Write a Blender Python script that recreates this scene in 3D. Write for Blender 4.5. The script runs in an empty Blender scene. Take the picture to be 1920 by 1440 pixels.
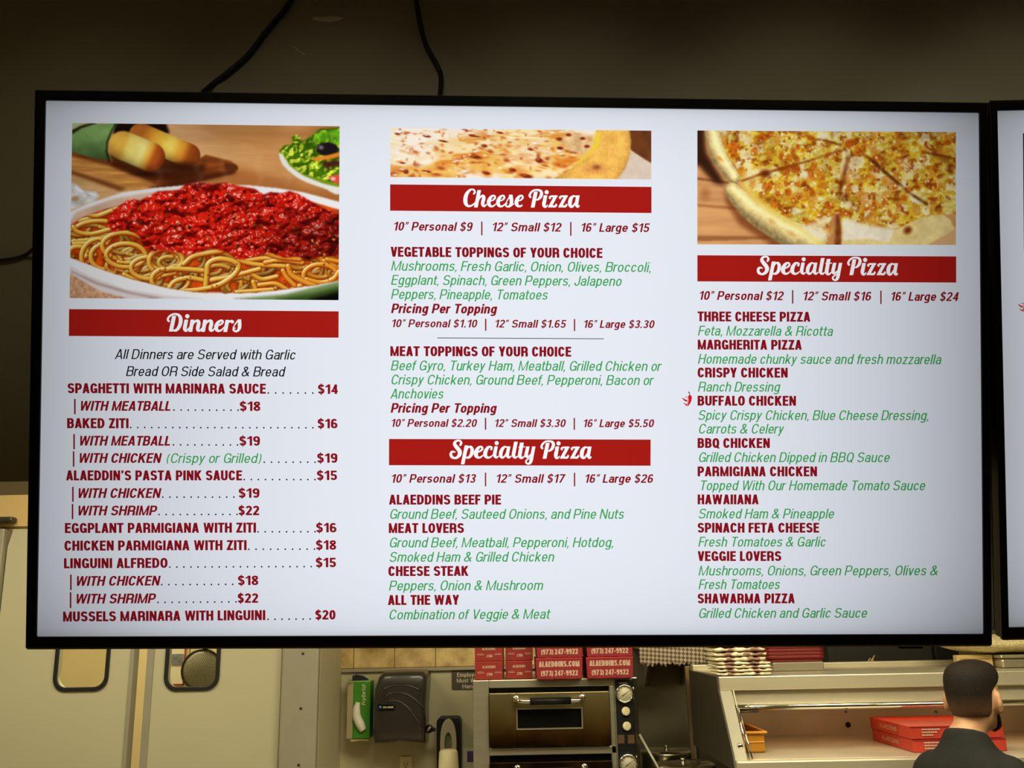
import bpy, bmesh, math, random
import numpy as np
from mathutils import Vector, Matrix, Euler

scene = bpy.context.scene
COL = scene.collection
random.seed(7)

# ------------------------------------------------------------------ camera
FPX = 1800.0                                   # focal length in pixels of the 1920 x 1440 frame
PITCH = math.atan(FPX / 7031.0)
ROLL = 0.0195
EYE = Vector((0.0, 0.0, 1.68))
_F = Vector((0, math.cos(PITCH), math.sin(PITCH)))
_U0 = Vector((0, -math.sin(PITCH), math.cos(PITCH)))
_R0 = Vector((1, 0, 0))
CR = math.cos(ROLL) * _R0 - math.sin(ROLL) * _U0
CU = math.sin(ROLL) * _R0 + math.cos(ROLL) * _U0
cam_data = bpy.data.cameras.new('camera')
cam_data.sensor_fit = 'HORIZONTAL'
cam_data.sensor_width = 36.0
cam_data.lens = FPX / 1920.0 * 36.0
cam_data.clip_start = 0.05
cam = bpy.data.objects.new('camera', cam_data)
COL.objects.link(cam)
m3 = Matrix((CR, CU, -_F)).transposed()
cam.matrix_world = Matrix.Translation(EYE) @ m3.to_4x4()
scene.camera = cam

# ------------------------------------------------------------------ exposure and world
scene.view_settings.view_transform = 'Standard'
scene.view_settings.look = 'None'
scene.view_settings.exposure = 0.0
scene.view_settings.gamma = 1.0
scene.view_settings.use_curve_mapping = False
world = bpy.data.worlds.new('dim_room')
scene.world = world
world.use_nodes = True
world.node_tree.nodes['Background'].inputs[0].default_value = (0.9, 0.85, 0.7, 1)
world.node_tree.nodes['Background'].inputs[1].default_value = 0.006
scene.cycles.max_bounces = 8
scene.cycles.diffuse_bounces = 4

def area_light(name, loc, size, size_y, power, color, aim):
    d = bpy.data.lights.new(name, 'AREA')
    d.shape = 'RECTANGLE'; d.size = size; d.size_y = size_y
    d.energy = power; d.color = color
    o = bpy.data.objects.new(name, d)
    o.location = loc
    o.rotation_euler = (Vector(aim) - Vector(loc)).to_track_quat('-Z', 'Y').to_euler()
    COL.objects.link(o)
    return o

KITCHEN = (1.0, 0.91, 0.61)
# ceiling lamps of the kitchen (their housings are built further down)
for i, (x, y) in enumerate(((-1.75, 3.0), (0.1, 2.7), (1.35, 2.15))):
    area_light('kitchen_lamp', (x, y, 2.66), 1.2, 0.5, (19, 17, 26)[i], KITCHEN, (x, y, 0))
area_light('back_room_lamp', (-1.9, 4.42, 2.6), 1.0, 0.2, 32, (1.0, 0.90, 0.62), (-1.9, 4.6, 0))
# unseen spots added on the customers' side to grade the soffit's brightness
def soffit_spot(x, power):
    d = bpy.data.lights.new('soffit_spot', 'SPOT'); d.energy = power; d.color = (1.0, 0.93, 0.66)
    d.spot_size = math.radians(32); d.spot_blend = 1.0; d.shadow_soft_size = .06
    o = bpy.data.objects.new('soffit_spot', d); o.location = (x, 0.15, 2.87)
    o.rotation_euler = (Vector((x, 1.45, 2.37)) - Vector(o.location)).to_track_quat('-Z', 'Y').to_euler()
    COL.objects.link(o)
for x, p in ((-.7, 5.0), (-.3, 7.5), (.1, 8.5), (.5, 10.5), (.9, 13), (1.3, 14.5), (1.7, 15)): soffit_spot(x, p)

# ------------------------------------------------------------------ pixel rays
def ray(px, py):
    return _F + CR * ((px - 960.0) / FPX) - CU * ((py - 720.0) / FPX)

def at(px, py, Y):
    """the point of the place that stands at distance Y behind pixel px, py"""
    d = ray(px, py)
    return EYE + d * (Y / d.y)

# ------------------------------------------------------------------ materials
def lin(c):
    c = np.asarray(c, float)
    if c.max() > 1.5: c = c / 255.0
    return np.where(c <= 0.04045, c / 12.92, ((c + 0.055) / 1.055) ** 2.4)

def mat(name, rgb, rough=0.6, metal=0.0, noise=0.0, nscale=8.0, bump=0.0, bscale=60.0, spec=0.5,
        stretch=None, trans=0.0, coat=0.0, aniso=0.0):
    """rgb is the surface's own colour in 0-255"""
    m = bpy.data.materials.new(name); m.use_nodes = True
    nt = m.node_tree; b = nt.nodes['Principled BSDF']
    c = list(lin(rgb)) + [1.0]
    b.inputs['Roughness'].default_value = rough
    b.inputs['Metallic'].default_value = metal
    b.inputs['Specular IOR Level'].default_value = spec
    b.inputs['Transmission Weight'].default_value = trans
    b.inputs['Coat Weight'].default_value = coat
    b.inputs['Base Color'].default_value = c
    tc = nt.nodes.new('ShaderNodeTexCoord')
    mp = nt.nodes.new('ShaderNodeMapping')
    nt.links.new(tc.outputs['Object'], mp.inputs['Vector'])
    if stretch: mp.inputs['Scale'].default_value = stretch
    if noise > 0:
        n = nt.nodes.new('ShaderNodeTexNoise'); n.inputs['Scale'].default_value = nscale
        n.inputs['Detail'].default_value = 5
        nt.links.new(mp.outputs['Vector'], n.inputs['Vector'])
        r = nt.nodes.new('ShaderNodeMapRange')
        r.inputs[1].default_value = 0.25; r.inputs[2].default_value = 0.75
        r.inputs[3].default_value = 1 - noise; r.inputs[4].default_value = 1 + noise
        nt.links.new(n.outputs['Fac'], r.inputs[0])
        mx = nt.nodes.new('ShaderNodeVectorMath'); mx.operation = 'SCALE'
        mx.inputs[0].default_value = c[:3]
        nt.links.new(r.outputs[0], mx.inputs['Scale'])
        nt.links.new(mx.outputs[0], b.inputs['Base Color'])
    if bump > 0:
        n2 = nt.nodes.new('ShaderNodeTexNoise'); n2.inputs['Scale'].default_value = bscale
        n2.inputs['Detail'].default_value = 4
        nt.links.new(mp.outputs['Vector'], n2.inputs['Vector'])
        bp = nt.nodes.new('ShaderNodeBump'); bp.inputs['Strength'].default_value = bump
        bp.inputs['Distance'].default_value = 0.01
        nt.links.new(n2.outputs['Fac'], bp.inputs['Height'])
        nt.links.new(bp.outputs['Normal'], b.inputs['Normal'])
    return m

# ------------------------------------------------------------------ meshes
class MB:
    def __init__(self): self.v = []; self.f = []; self.sm = []
    def add(self, vs, fs, smooth=False):
        k = len(self.v)
        self.v += [tuple(p) for p in vs]
        self.f += [tuple(i + k for i in f) for f in fs]
        self.sm += [smooth] * len(fs)
        return self
    def box(self, x0, x1, y0, y1, z0, z1):
        vs = [(x0, y0, z0), (x1, y0, z0), (x1, y1, z0), (x0, y1, z0), (x0, y0, z1), (x1, y0, z1), (x1, y1, z1), (x0, y1, z1)]
        fs = [(0, 3, 2, 1), (4, 5, 6, 7), (0, 1, 5, 4), (1, 2, 6, 5), (2, 3, 7, 6), (3, 0, 4, 7)]
        return self.add(vs, fs)
    def prism(self, poly, axis, a, b):
        """poly: list of 2-D points; axis 'x','y','z' extruded from a to b"""
        n = len(poly)
        def p3(p, t):
            if axis == 'x': return (t, p[0], p[1])
            if axis == 'y': return (p[0], t, p[1])
            return (p[0], p[1], t)
        vs = [p3(p, a) for p in poly] + [p3(p, b) for p in poly]
        fs = [tuple(range(n)), tuple(range(2 * n - 1, n - 1, -1))]
        fs += [(i, i + n, (i + 1) % n + n, (i + 1) % n) for i in range(n)]
        return self.add(vs, fs)
    def ring(self, outer, inner, axis, a, b):
        """frame between two loops with the same number of points"""
        n = len(outer)
        def p3(p, t):
            if axis == 'x': return (t, p[0], p[1])
            if axis == 'y': return (p[0], t, p[1])
            return (p[0], p[1], t)
        vs = [p3(p, a) for p in outer] + [p3(p, a) for p in inner] + [p3(p, b) for p in outer] + [p3(p, b) for p in inner]
        fs = []
        for i in range(n):
            j = (i + 1) % n
            fs += [(i, j, j + n, i + n), (i + 2 * n, i + 3 * n, j + 3 * n, j + 2 * n), (i, i + 2 * n, j + 2 * n, j), (i + n, j + n, j + 3 * n, i + 3 * n)]
        return self.add(vs, fs)
    def tube(self, pts, r, n=10, cap=True):
        pts = [Vector(p) for p in pts]
        rs = r if isinstance(r, (list, tuple)) else [r] * len(pts)
        vs = []; fs = []
        up = Vector((0.137, 0.31, 0.94))
        for i, p in enumerate(pts):
            t = (pts[min(i + 1, len(pts) - 1)] - pts[max(i - 1, 0)]).normalized()
            a = t.cross(up)
            if a.length < 1e-4: a = t.cross(Vector((1, 0, 0)))
            a.normalize(); b = t.cross(a)
            for k in range(n):
                w = 2 * math.pi * k / n
                vs.append(p + (a * math.cos(w) + b * math.sin(w)) * rs[i])
        for i in range(len(pts) - 1):
            for k in range(n):
                fs.append((i * n + k, i * n + (k + 1) % n, (i + 1) * n + (k + 1) % n, (i + 1) * n + k))
        self.add(vs, fs, True)
        if cap:
            q = len(self.v) - len(vs)
            self.f += [tuple(q + k for k in range(n - 1, -1, -1)), tuple(q + (len(pts) - 1) * n + k for k in range(n))]
            self.sm += [False, False]
        return self
    def lathe(self, prof, c, axis='z', n=32):
        """prof: (radius, height) pairs about axis through c"""
        vs = []; fs = []
        for r, h in prof:
            for k in range(n):
                w = 2 * math.pi * k / n
                x, y = r * math.cos(w), r * math.sin(w)
                vs.append((c[0] + x, c[1] + y, c[2] + h) if axis == 'z' else (c[0] + x, c[1] - h, c[2] + y) if axis == 'y' else (c[0] + h, c[1] + x, c[2] + y))
        for i in range(len(prof) - 1):
            for k in range(n):
                fs.append((i * n + k, i * n + (k + 1) % n, (i + 1) * n + (k + 1) % n, (i + 1) * n + k))
        fs.append(tuple(range(n - 1, -1, -1))); fs.append(tuple((len(prof) - 1) * n + k for k in range(n)))
        return self.add(vs, fs, True)
    def ellipsoid(self, c, r, rot=None, n=20, m=14):
        vs = []; fs = []
        R = rot.to_matrix() if rot else Matrix.Identity(3)
        for i in range(1, m):
            a = math.pi * i / m
            for k in range(n):
                w = 2 * math.pi * k / n
                p = R @ Vector((r[0] * math.sin(a) * math.cos(w), r[1] * math.sin(a) * math.sin(w), r[2] * math.cos(a)))
                vs.append(p + Vector(c))
        top = len(vs); vs.append(Vector(c) + R @ Vector((0, 0, r[2]))); vs.append(Vector(c) + R @ Vector((0, 0, -r[2])))
        for i in range(m - 2):
            for k in range(n):
                fs.append((i * n + k, (i + 1) * n + k, (i + 1) * n + (k + 1) % n, i * n + (k + 1) % n))
        for k in range(n):
            fs.append((top, k, (k + 1) % n)); fs.append((top + 1, (m - 2) * n + (k + 1) % n, (m - 2) * n + k))
        return self.add(vs, fs, True)
    def build(self, name, m, parent=None, bevel=0.0, seg=2, fix=True):
        me = bpy.data.meshes.new(name)
        me.from_pydata(self.v, [], self.f)
        me.polygons.foreach_set('use_smooth', self.sm)
        if fix:
            b = bmesh.new(); b.from_mesh(me); bmesh.ops.recalc_face_normals(b, faces=b.faces); b.to_mesh(me); b.free()
        me.materials.append(m)
        o = bpy.data.objects.new(name, me)
        COL.objects.link(o)
        if parent: o.parent = parent; o.matrix_parent_inverse = Matrix.Translation(-parent_base(parent))
        if bevel:
            md = o.modifiers.new('edge', 'BEVEL'); md.width = bevel; md.segments = seg; md.limit_method = 'ANGLE'
        return o

def parent_base(p):
    return Vector((0, 0, 0)) if p.parent else Vector(p.location)     # parts sit at the world origin, things at their base

def tag(o, label=None, cat=None, group=None, kind=None):
    if label: o['label'] = label
    if cat: o['category'] = cat
    if group: o['group'] = group
    if kind: o['kind'] = kind
    return o

def thing(name, loc, label, cat, group=None):
    o = bpy.data.objects.new(name, None)
    o.empty_display_size = 0.05
    o.location = loc
    COL.objects.link(o)
    return tag(o, label, cat, group)

def struct(name, mb, m, parent=None, bevel=0.0):
    return tag(mb.build(name, m, parent, bevel), kind='structure')

def dup(root, offset, label):
    r = root.copy(); COL.objects.link(r); r.location = Vector(root.location) + Vector(offset); r['label'] = label
    for ch in list(root.children):
        c = ch.copy(); COL.objects.link(c); c.parent = r
        c.matrix_parent_inverse = ch.matrix_parent_inverse.copy()
        for g in list(ch.children):
            d = g.copy(); COL.objects.link(d); d.parent = c
            d.matrix_parent_inverse = g.matrix_parent_inverse.copy()
    return r

def rrect(x0, x1, z0, z1, r, n=6):
    pts = []
    for cx, cz, a in ((x1 - r, z1 - r, 0), (x0 + r, z1 - r, 90), (x0 + r, z0 + r, 180), (x1 - r, z0 + r, 270)):
        for i in range(n + 1):
            w = math.radians(a + 90.0 * i / n)
            pts.append((cx + r * math.cos(w), cz + r * math.sin(w)))
    return pts

def crom(pts, per=8):
    """smooth path through points of any dimension"""
    P = [np.array(p, float) for p in pts]
    P = [2 * P[0] - P[1]] + P + [2 * P[-1] - P[-2]]
    out = []
    for i in range(1, len(P) - 2):
        a, b, c, d = P[i - 1], P[i], P[i + 1], P[i + 2]
        for k in range(per):
            t = k / per
            out.append(0.5 * (2 * b + (c - a) * t + (2 * a - 5 * b + 4 * c - d) * t * t + (3 * b - a - 3 * c + d) * t ** 3))
    out.append(P[-2])
    return np.array(out)

# ------------------------------------------------------------------ lettering: condensed grotesque drawn from strokes
def arc(cx, cy, rx, ry, a0, a1, n=14, p=2.5):
    out = []
    for i in range(n + 1):
        w = math.radians(a0 + (a1 - a0) * i / n)
        c, s = math.cos(w), math.sin(w)
        out.append((cx + rx * math.copysign(abs(c) ** (2 / p), c), cy + ry * math.copysign(abs(s) ** (2 / p), s)))
    return out

GW = dict(A=.70, B=.66, C=.66, D=.67, E=.56, F=.53, G=.68, H=.67, I=0, J=.52, K=.69, L=.52, M=.86, N=.68, O=.68, P=.64, Q=.68, R=.68,
          S=.65, T=.62, U=.66, V=.68, W=1.02, X=.68, Y=.68, Z=.60,
          a=.54, b=.55, c=.52, d=.55, e=.55, f=.34, g=.55, h=.54, i=0, k=.54, l=0, m=.86, n=.54, o=.56, p=.55, q=.55, r=.37, s=.52,
          t=.35, u=.54, v=.53, w=.80, x=.53, y=.53, z=.48)
GW.update({c: .56 for c in '0123456789$'}); GW['1'] = .40
GW.update({'&': .74, '.': 0, ',': 0, '(': .26, ')': .26, '|': 0, '”': .30, '’': 0, '-': .34})

def glyph(ch, s, h, W):
    """polygons (convex) of one letter; cap height 1, stems s wide, bars h thick, ink width W"""
    out = []
    if W < s: W = s
    L, R, C, b, t, X = s / 2, W - s / 2, W / 2, h / 2, 1 - h / 2, .735
    def V(x, y0, y1, k=1.0): out.append([(x - s * k / 2, y0), (x + s * k / 2, y0), (x + s * k / 2, y1), (x - s * k / 2, y1)])
    def H(y, x0, x1): out.append([(x0, y - h / 2), (x1, y - h / 2), (x1, y + h / 2), (x0, y + h / 2)])
    def D(x0, y0, x1, y1, k=.96):
        w = s * k * math.hypot(x1 - x0, y1 - y0) / abs(y1 - y0) / 2
        w = min(w, s * .8)
        out.append([(x0 - w, y0), (x0 + w, y0), (x1 + w, y1), (x1 - w, y1)])
    def P(pts, k=1.0):
        q = []
        for p in pts:
            if not q or math.hypot(p[0] - q[-1][0], p[1] - q[-1][1]) > 1e-4: q.append(p)
        n = len(q); a = []; c = []
        for i in range(n):
            x0, y0 = q[max(i - 1, 0)]; x1, y1 = q[min(i + 1, n - 1)]
            d = math.hypot(x1 - x0, y1 - y0) or 1
            nx, ny = -(y1 - y0) / d, (x1 - x0) / d
            a.append((q[i][0] + nx * s * k / 2, q[i][1] + ny * h * k / 2)); c.append((q[i][0] - nx * s * k / 2, q[i][1] - ny * h * k / 2))
        for i in range(n - 1): out.append([a[i], a[i + 1], c[i + 1], c[i]])
    rx = (W - s) / 2
    def ringp(y0, y1, k=28, p=2.35): P(arc(C, (y0 + y1) / 2, rx, (y1 - y0) / 2 - h / 2, 0, 360, k, p))
    def bowl(y0, y1, rr, Rx=None):
        Rx = R if Rx is None else Rx
        P([(L, y1)] + arc(Rx - rr, (y0 + y1) / 2, rr, (y1 - y0) / 2, 90, -90, 14, 2.2) + [(L, y0)])
    def esse(y1):
        m = y1 * .52; u = h / 2
        top = arc(C, (m + y1 - u) / 2 + .0, rx * .96, (y1 - u - m) / 2, 12, 230, 14, 2.3)
        bot = arc(C, (m + u) / 2, rx, (m - u) / 2, 50, -168, 14, 2.3)
        P(top + bot)
    if ch == 'A':
        o_ = s * .52
        D(o_, 0, C - s * .06, 1); D(W - o_, 0, C + s * .06, 1); H(.27, W * .22, W * .78)
    elif ch == 'B': V(L, 0, 1); bowl(.53, t, W * .24, R - .03); bowl(b, .53, W * .26)
    elif ch == 'C': P(arc(C, .5, rx, .5 - b, 24, 336, 30, 2.4))
    elif ch == 'D': V(L, 0, 1); bowl(b, t, W * .40)
    elif ch == 'E': V(L, 0, 1); H(t, L, W); H(.53, L, W * .94); H(b, L, W)
    elif ch == 'F': V(L, 0, 1); H(t, L, W); H(.50, L, W * .93)
    elif ch == 'G': P(arc(C, .5, rx, .5 - b, 24, 322, 30, 2.4)); V(R, .03, .50); H(.50 - b, C, W)
    elif ch == 'H': V(L, 0, 1); V(R, 0, 1); H(.53, L, R)
    elif ch in 'Il': V(C, 0, 1)
    elif ch == 'J': P([(R, 1)] + arc(C, b + .26, rx, .26, 0, -180, 12)); V(R, .3, 1)
    elif ch == 'K': V(L, 0, 1); D(L, .34, W - s * .55, 1); D(W - s * .5, 0, W * .42, .58)
    elif ch == 'L': V(L, 0, 1); H(b, L, W)
    elif ch == 'M': V(L, 0, 1, .9); V(R, 0, 1, .9); D(C, 0, L + s * .06, 1, .68); D(C, 0, R - s * .06, 1, .68)
    elif ch == 'N': V(L, 0, 1, .92); V(R, 0, 1, .92); D(R, 0, L, 1, .95)
    elif ch in 'O0': ringp(0, 1)
    elif ch == 'P': V(L, 0, 1); bowl(.43, t, W * .27)
    elif ch == 'Q': ringp(0, 1); D(W * .92, -.06, W * .60, .26, .8)
    elif ch == 'R': V(L, 0, 1); bowl(.46, t, W * .26, R - .01); P([(W * .50, .46)] + arc(R - W * .18, .31, W * .18, .15, 90, 0, 8, 2.2) + [(R, .15), (R, 0)])
    elif ch == 'S': esse(1)
    elif ch == 'T': V(C, 0, 1); H(t, 0, W)
    elif ch == 'U': P([(L, 1), (L, .5)] + arc(C, b + .30, rx, .30, 180, 360, 16, 2.6) + [(R, .5), (R, 1)])
    elif ch == 'V': D(C - s * .06, 0, s * .52, 1); D(C + s * .06, 0, W - s * .52, 1)
    elif ch == 'W':
        q = W * .27
        D(q, 0, s * .48, 1, .85); D(q + .02, 0, C - .01, 1, .85); D(W - q - .02, 0, C + .01, 1, .85); D(W - q, 0, W - s * .48, 1, .85)
    elif ch == 'X': D(s * .55, 0, W - s * .58, 1); D(W - s * .55, 0, s * .58, 1)
    elif ch == 'Y': V(C, 0, .46); D(C - s * .02, .36, s * .52, 1); D(C + s * .02, .36, W - s * .52, 1)
    elif ch == 'Z': H(t, .02, W); H(b, 0, W); D(s * .6, h * .6, W - s * .6, 1 - h * .6)
    elif ch == 'a':
        P(arc(C, X * .62, rx, X - X * .62 - b, 168, 0, 12) + [(R, .25), (R + s * .04, 0)])
        P([(R, X * .59), (C + rx * .4, X * .565)] + arc(C, X * .295 + b * .3, rx, X * .265 - b * .35, 90, 270, 12) + arc(C, X * .5, rx, X * .5 - b, 272, 340, 5))
    elif ch == 'b': V(L, 0, 1); ringp(0, X, 24)
    elif ch == 'c': P(arc(C, X / 2, rx, X / 2 - b, 24, 336, 24, 2.35))
    elif ch == 'd': V(R, 0, 1); ringp(0, X, 24)
    elif ch == 'e': P(arc(C, X / 2, rx, X / 2 - b, -2, 330, 26, 2.3)); H(X * .49, L, R + s * .45)
    elif ch == 'f': xf = W * .45; P(arc(W * 1.02, .82, W * 1.02 - xf, 1 - b - .82, 90, 180, 8) + [(xf, .6), (xf, 0)]); H(X - b, 0, W)
    elif ch == 'g': ringp(.02, X, 24); P([(R, X), (R, .1)] + arc(C, -.05, rx, .20 - b, 0, -160, 12)); V(R, .05, X)
    elif ch == 'h': V(L, 0, 1); P(arc(C, X - b - .24, rx, .24, 170, 0, 12) + [(R, .3), (R, 0)])
    elif ch == 'i': V(C, 0, X); V(C, 1 - h * 1.15, 1)
    elif ch == 'k': V(L, 0, 1); D(L, .22, W - s * .6, X); D(W - s * .5, 0, W * .40, .44)
    elif ch == 'm':
        V(L, 0, X); r2 = (W - s) / 4
        P(arc(L + r2, X - b - .22, r2, .22, 170, 0, 10) + [(C, .3), (C, 0)]); P(arc(C + r2, X - b - .22, r2, .22, 170, 0, 10) + [(R, .3), (R, 0)])
    elif ch == 'n': V(L, 0, X); P(arc(C, X - b - .24, rx, .24, 170, 0, 12) + [(R, .3), (R, 0)])
    elif ch == 'o': ringp(0, X, 24)
    elif ch == 'p': V(L, -.22, X); ringp(0, X, 24)
    elif ch == 'q': V(R, -.22, X); ringp(0, X, 24)
    elif ch == 'r': V(L, 0, X); P(arc(W * 1.05, X - b - .24, W * 1.05 - L, .24, 172, 92, 8))
    elif ch == 's': esse(X)
    elif ch == 't': xf = W * .42; V(xf, .2, .94); P([(xf, .4)] + arc(W * 1.02, .16, W * 1.02 - xf, .16 - b, 180, 270, 8)); H(X - b, 0, W)
    elif ch == 'u': V(R, 0, X); P([(L, X), (L, .4)] + arc(C, b + .24, rx, .24, 180, 350, 12))
    elif ch == 'v': D(C - s * .06, 0, s * .52, X); D(C + s * .06, 0, W - s * .52, X)
    elif ch == 'w':
        q = W * .28
        D(q, 0, s * .48, X, .85); D(q, 0, C, X, .85); D(W - q, 0, C, X, .85); D(W - q, 0, W - s * .48, X, .85)
    elif ch == 'x': D(s * .55, 0, W - s * .58, X); D(W - s * .55, 0, s * .58, X)
    elif ch == 'y': D(C - s * .02, .02, s * .52, X); D(C - .13, -.22, W - s * .52, X); H(-.22 + b, C - .22, C - .08)
    elif ch == 'z': H(X - b, .01, W); H(b, 0, W); D(s * .6, h * .6, W - s * .6, X - h * .6)
    elif ch == '1': V(R, 0, 1); P([(0, .74), (W * .25, .77), (R, .97)], .8)
    elif ch == '2': P(arc(C, .70, rx, .30 - b, 170, -28, 14, 2.3) + [(L + .04, .16), (L + .02, b)]); H(b, .01, W)
    elif ch == '3': P(arc(C, .745, rx * .95, .255 - b, 165, -90, 12, 2.3)); P(arc(C, .27, rx, .27 - b, 90, -165, 12, 2.3)); H(.525, C - .08, C + .05)
    elif ch == '4': V(W * .70, 0, 1); H(.28, 0, W); D(s * .5, .24, W * .70 - s * .05, 1, .75)
    elif ch == '5': H(t, L, W * .94); V(L + .04, .45, 1, .85); P(arc(C, .32, rx, .32 - b, 135, -165, 14, 2.4))
    elif ch == '6': ringp(0, .62, 22); P(arc(C, .5, rx, .5 - b, 40, 180, 12, 2.6) + [(L, .3)])
    elif ch == '7': H(t, 0, W); D(W * .28, 0, R - .02, 1 - h * .5)
    elif ch == '8': P(arc(C, .755, rx * .92, .245 - b, 0, 360, 20, 2.3)); P(arc(C, .27, rx, .27 - b, 0, 360, 22, 2.3))
    elif ch == '9': ringp(.38, 1, 22); P(arc(C, .5, rx, .5 - b, 220, 360, 12, 2.6) + [(R, .7)])
    elif ch == '$': esse(1); V(C, -.11, 1.1, .42)
    elif ch == '&':
        P([(W - s * .3, .02), (W * .60, .34), (W * .30, .70)] + arc(W * .42, .80, W * .20, .2 - b, 190, -20, 10, 2.2)
          + [(W * .52, .60), (W * .20, .42)] + arc(W * .36, .24, W * .36 - L, .24 - b, 130, 300, 12, 2.2) + [(W * .76, .22), (W * .88, .46)])
    elif ch == '.': V(C, 0, h * 1.1)
    elif ch == ',': V(C, 0, h * 1.1); D(C - s * .25, -.14, C + s * .2, .02, .6)
    elif ch == '(': P(arc(W * 1.3, .42, W * 1.3 - L, .63, 128, 232, 12, 2.0), .85)
    elif ch == ')': P(arc(-W * .3, .42, W * 1.3 - L, .63, 52, -52, 12, 2.0), .85)
    elif ch == '|': V(C, -.26, 1.12, .8)
    elif ch == '”':
        for x in (s * .4, s * .4 + .17): V(x, .86, 1, .7); D(x - .05, .70, x + .02, .88, .55)
    elif ch == '’': V(C, .84, 1, .9); D(C - .05, .68, C + .03, .86, .6)
    elif ch == '-': H(.38, 0, W)
    return out

STYLE = {   # stem, bar, slant, gap between letters (cap height = 1)
    'bold': (.256, .188, 0.0, .082), 'boldob': (.224, .168, .21, .085), 'medob': (.200, .155, .21, .110),
    'light': (.136, .110, .215, .120), 'plate': (.19, .15, 0.0, .10)}
OPEN = {'A': .7, 'V': .6, 'T': .55, 'Y': .5, 'L': .8, 'r': .55, 'f': .6, 't': .7, 'W': .7, 'F': .8, 'P': .9, 'v': .7, 'y': .7, 'w': .8, '1': 1.3, '.': 1.2, 'J': .9}

def text_polys(txt, style, x0, x1, cap, space=.40):
    """polygons in units of pixels, baseline y = 0 up, fitted between x0 and x1"""
    s, h, sl, gap = STYLE[style]
    fixed = flex = 0.0; items = []
    prev = None
    for ch in txt:
        if ch == ' ':
            items.append((ch, 0)); flex += space; prev = None; continue
        if prev: flex += gap * min(OPEN.get(prev, 1), OPEN.get(ch, 1))
        w = max(GW[ch], 0)
        if style == 'light' and ch.islower(): w *= .96
        if w == 0: fixed += s
        else: flex += w
        items.append((ch, w)); prev = ch
    flex += gap * txt.count(' ') * .0
    k = ((x1 - x0) / cap - sl * .85 - fixed) / flex
    x = 0.0; out = []; prev = None
    for ch, w in items:
        if ch == ' ': x += space * k; prev = None; continue
        if prev: x += gap * k * min(OPEN.get(prev, 1), OPEN.get(ch, 1))
        wi = w * k if w else s
        for poly in glyph(ch, s, h, wi):
            out.append([(x0 + (x + px + py * sl) * cap, py * cap) for px, py in poly])
        x += wi; prev = ch
    return out

def ribbon(path, per=6):
    """discs and quads along a centre line whose points carry a width"""
    q = crom(path, per); out = []
    for i in range(len(q) - 1):
        (x0, y0, w0), (x1, y1, w1) = q[i], q[i + 1]
        d = math.hypot(x1 - x0, y1 - y0) or 1e-6
        nx, ny = -(y1 - y0) / d / 2, (x1 - x0) / d / 2
        out.append([(x0 + nx * w0, y0 + ny * w0), (x1 + nx * w1, y1 + ny * w1), (x1 - nx * w1, y1 - ny * w1), (x0 - nx * w0, y0 - ny * w0)])
    for x, y, w in q[::2]:
        out.append([(x + w / 2 * math.cos(a * math.pi / 5), y + w / 2 * math.sin(a * math.pi / 5)) for a in range(10)])
    return out

def stem(x0, y0, x1, y1, w, w1=None):
    w1 = w1 or w
    return [[(x0 - w / 2, y0), (x0 + w / 2, y0), (x1 + w1 / 2, y1), (x1 - w1 / 2, y1)]]
def disc(x, y, r): return [[(x + r * math.cos(a * math.pi / 10), y + r * math.sin(a * math.pi / 10)) for a in range(20)]]
def moved(polys, dx, dy=0, k=1): return [[(x * k + dx, y * k + dy) for x, y in p] for p in polys]

# brush script of the headings; every letter is a centre line with a width at each point
def script_special():
    A = []
    A += ribbon([(385,265,50),(410,215,58),(385,165,50),(330,150,44),(265,175,62),(238,240,86),(290,320,98),(355,400,104),(375,470,104),(350,540,86),(290,590,64),(230,600,54),(165,565,74),(142,500,68),(165,445,58),(215,435,44),(255,450,24)])
    A += stem(545,275,445,760,92) + ribbon([(545,430,24),(575,350,34),(615,312,48),(665,325,74),(690,390,88),(680,480,90),(640,555,74),(580,590,56),(520,580,36)])
    A += ribbon([(840,450,28),(900,420,44),(950,370,52),(942,320,48),(895,310,50),(840,350,78),(792,440,104),(788,520,104),(820,575,70),(880,588,50),(940,555,38),(970,520,22)])
    A += ribbon([(1180,375,54),(1190,330,54),(1150,308,44),(1090,335,74),(1035,430,98),(1025,520,98),(1060,575,70),(1120,588,50),(1180,560,38),(1215,525,22)])
    A += ribbon([(1300,335,84),(1282,420,88),(1268,500,90),(1280,560,74),(1320,585,48),(1365,555,32)]) + stem(1305,300,1290,380,86) + disc(1320,215,52)
    A += ribbon([(1590,325,36),(1530,310,46),(1465,370,84),(1424,470,94),(1428,550,80),(1470,588,56),(1530,550,42),(1570,470,28)])
    A += stem(1632,300,1600,470,82,88) + ribbon([(1605,440,84),(1594,510,88),(1606,565,72),(1640,587,46),(1690,552,32)])
    A += stem(1815,180,1760,460,92) + ribbon([(1765,440,92),(1752,510,92),(1768,568,72),(1808,588,48),(1862,552,32)])
    a = moved(A, 835, 815, 140 / 1920)
    B = []
    B += stem(172,190,130,430,90) + ribbon([(136,400,88),(122,480,88),(136,542,70),(182,555,46),(235,510,30)]) + ribbon([(98,297,20),(240,290,22)])
    B += stem(315,282,285,430,82) + ribbon([(288,410,82),(276,470,84),(290,525,70),(332,528,46),(380,480,36)])
    B += stem(458,282,412,520,80) + ribbon([(416,490,80),(396,600,82),(372,670,66),(325,698,44),(278,675,42),(270,630,38),(308,592,32),(350,565,22)])
    a += moved(B, 965, 815, 150 / 1920)
    return a
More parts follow.
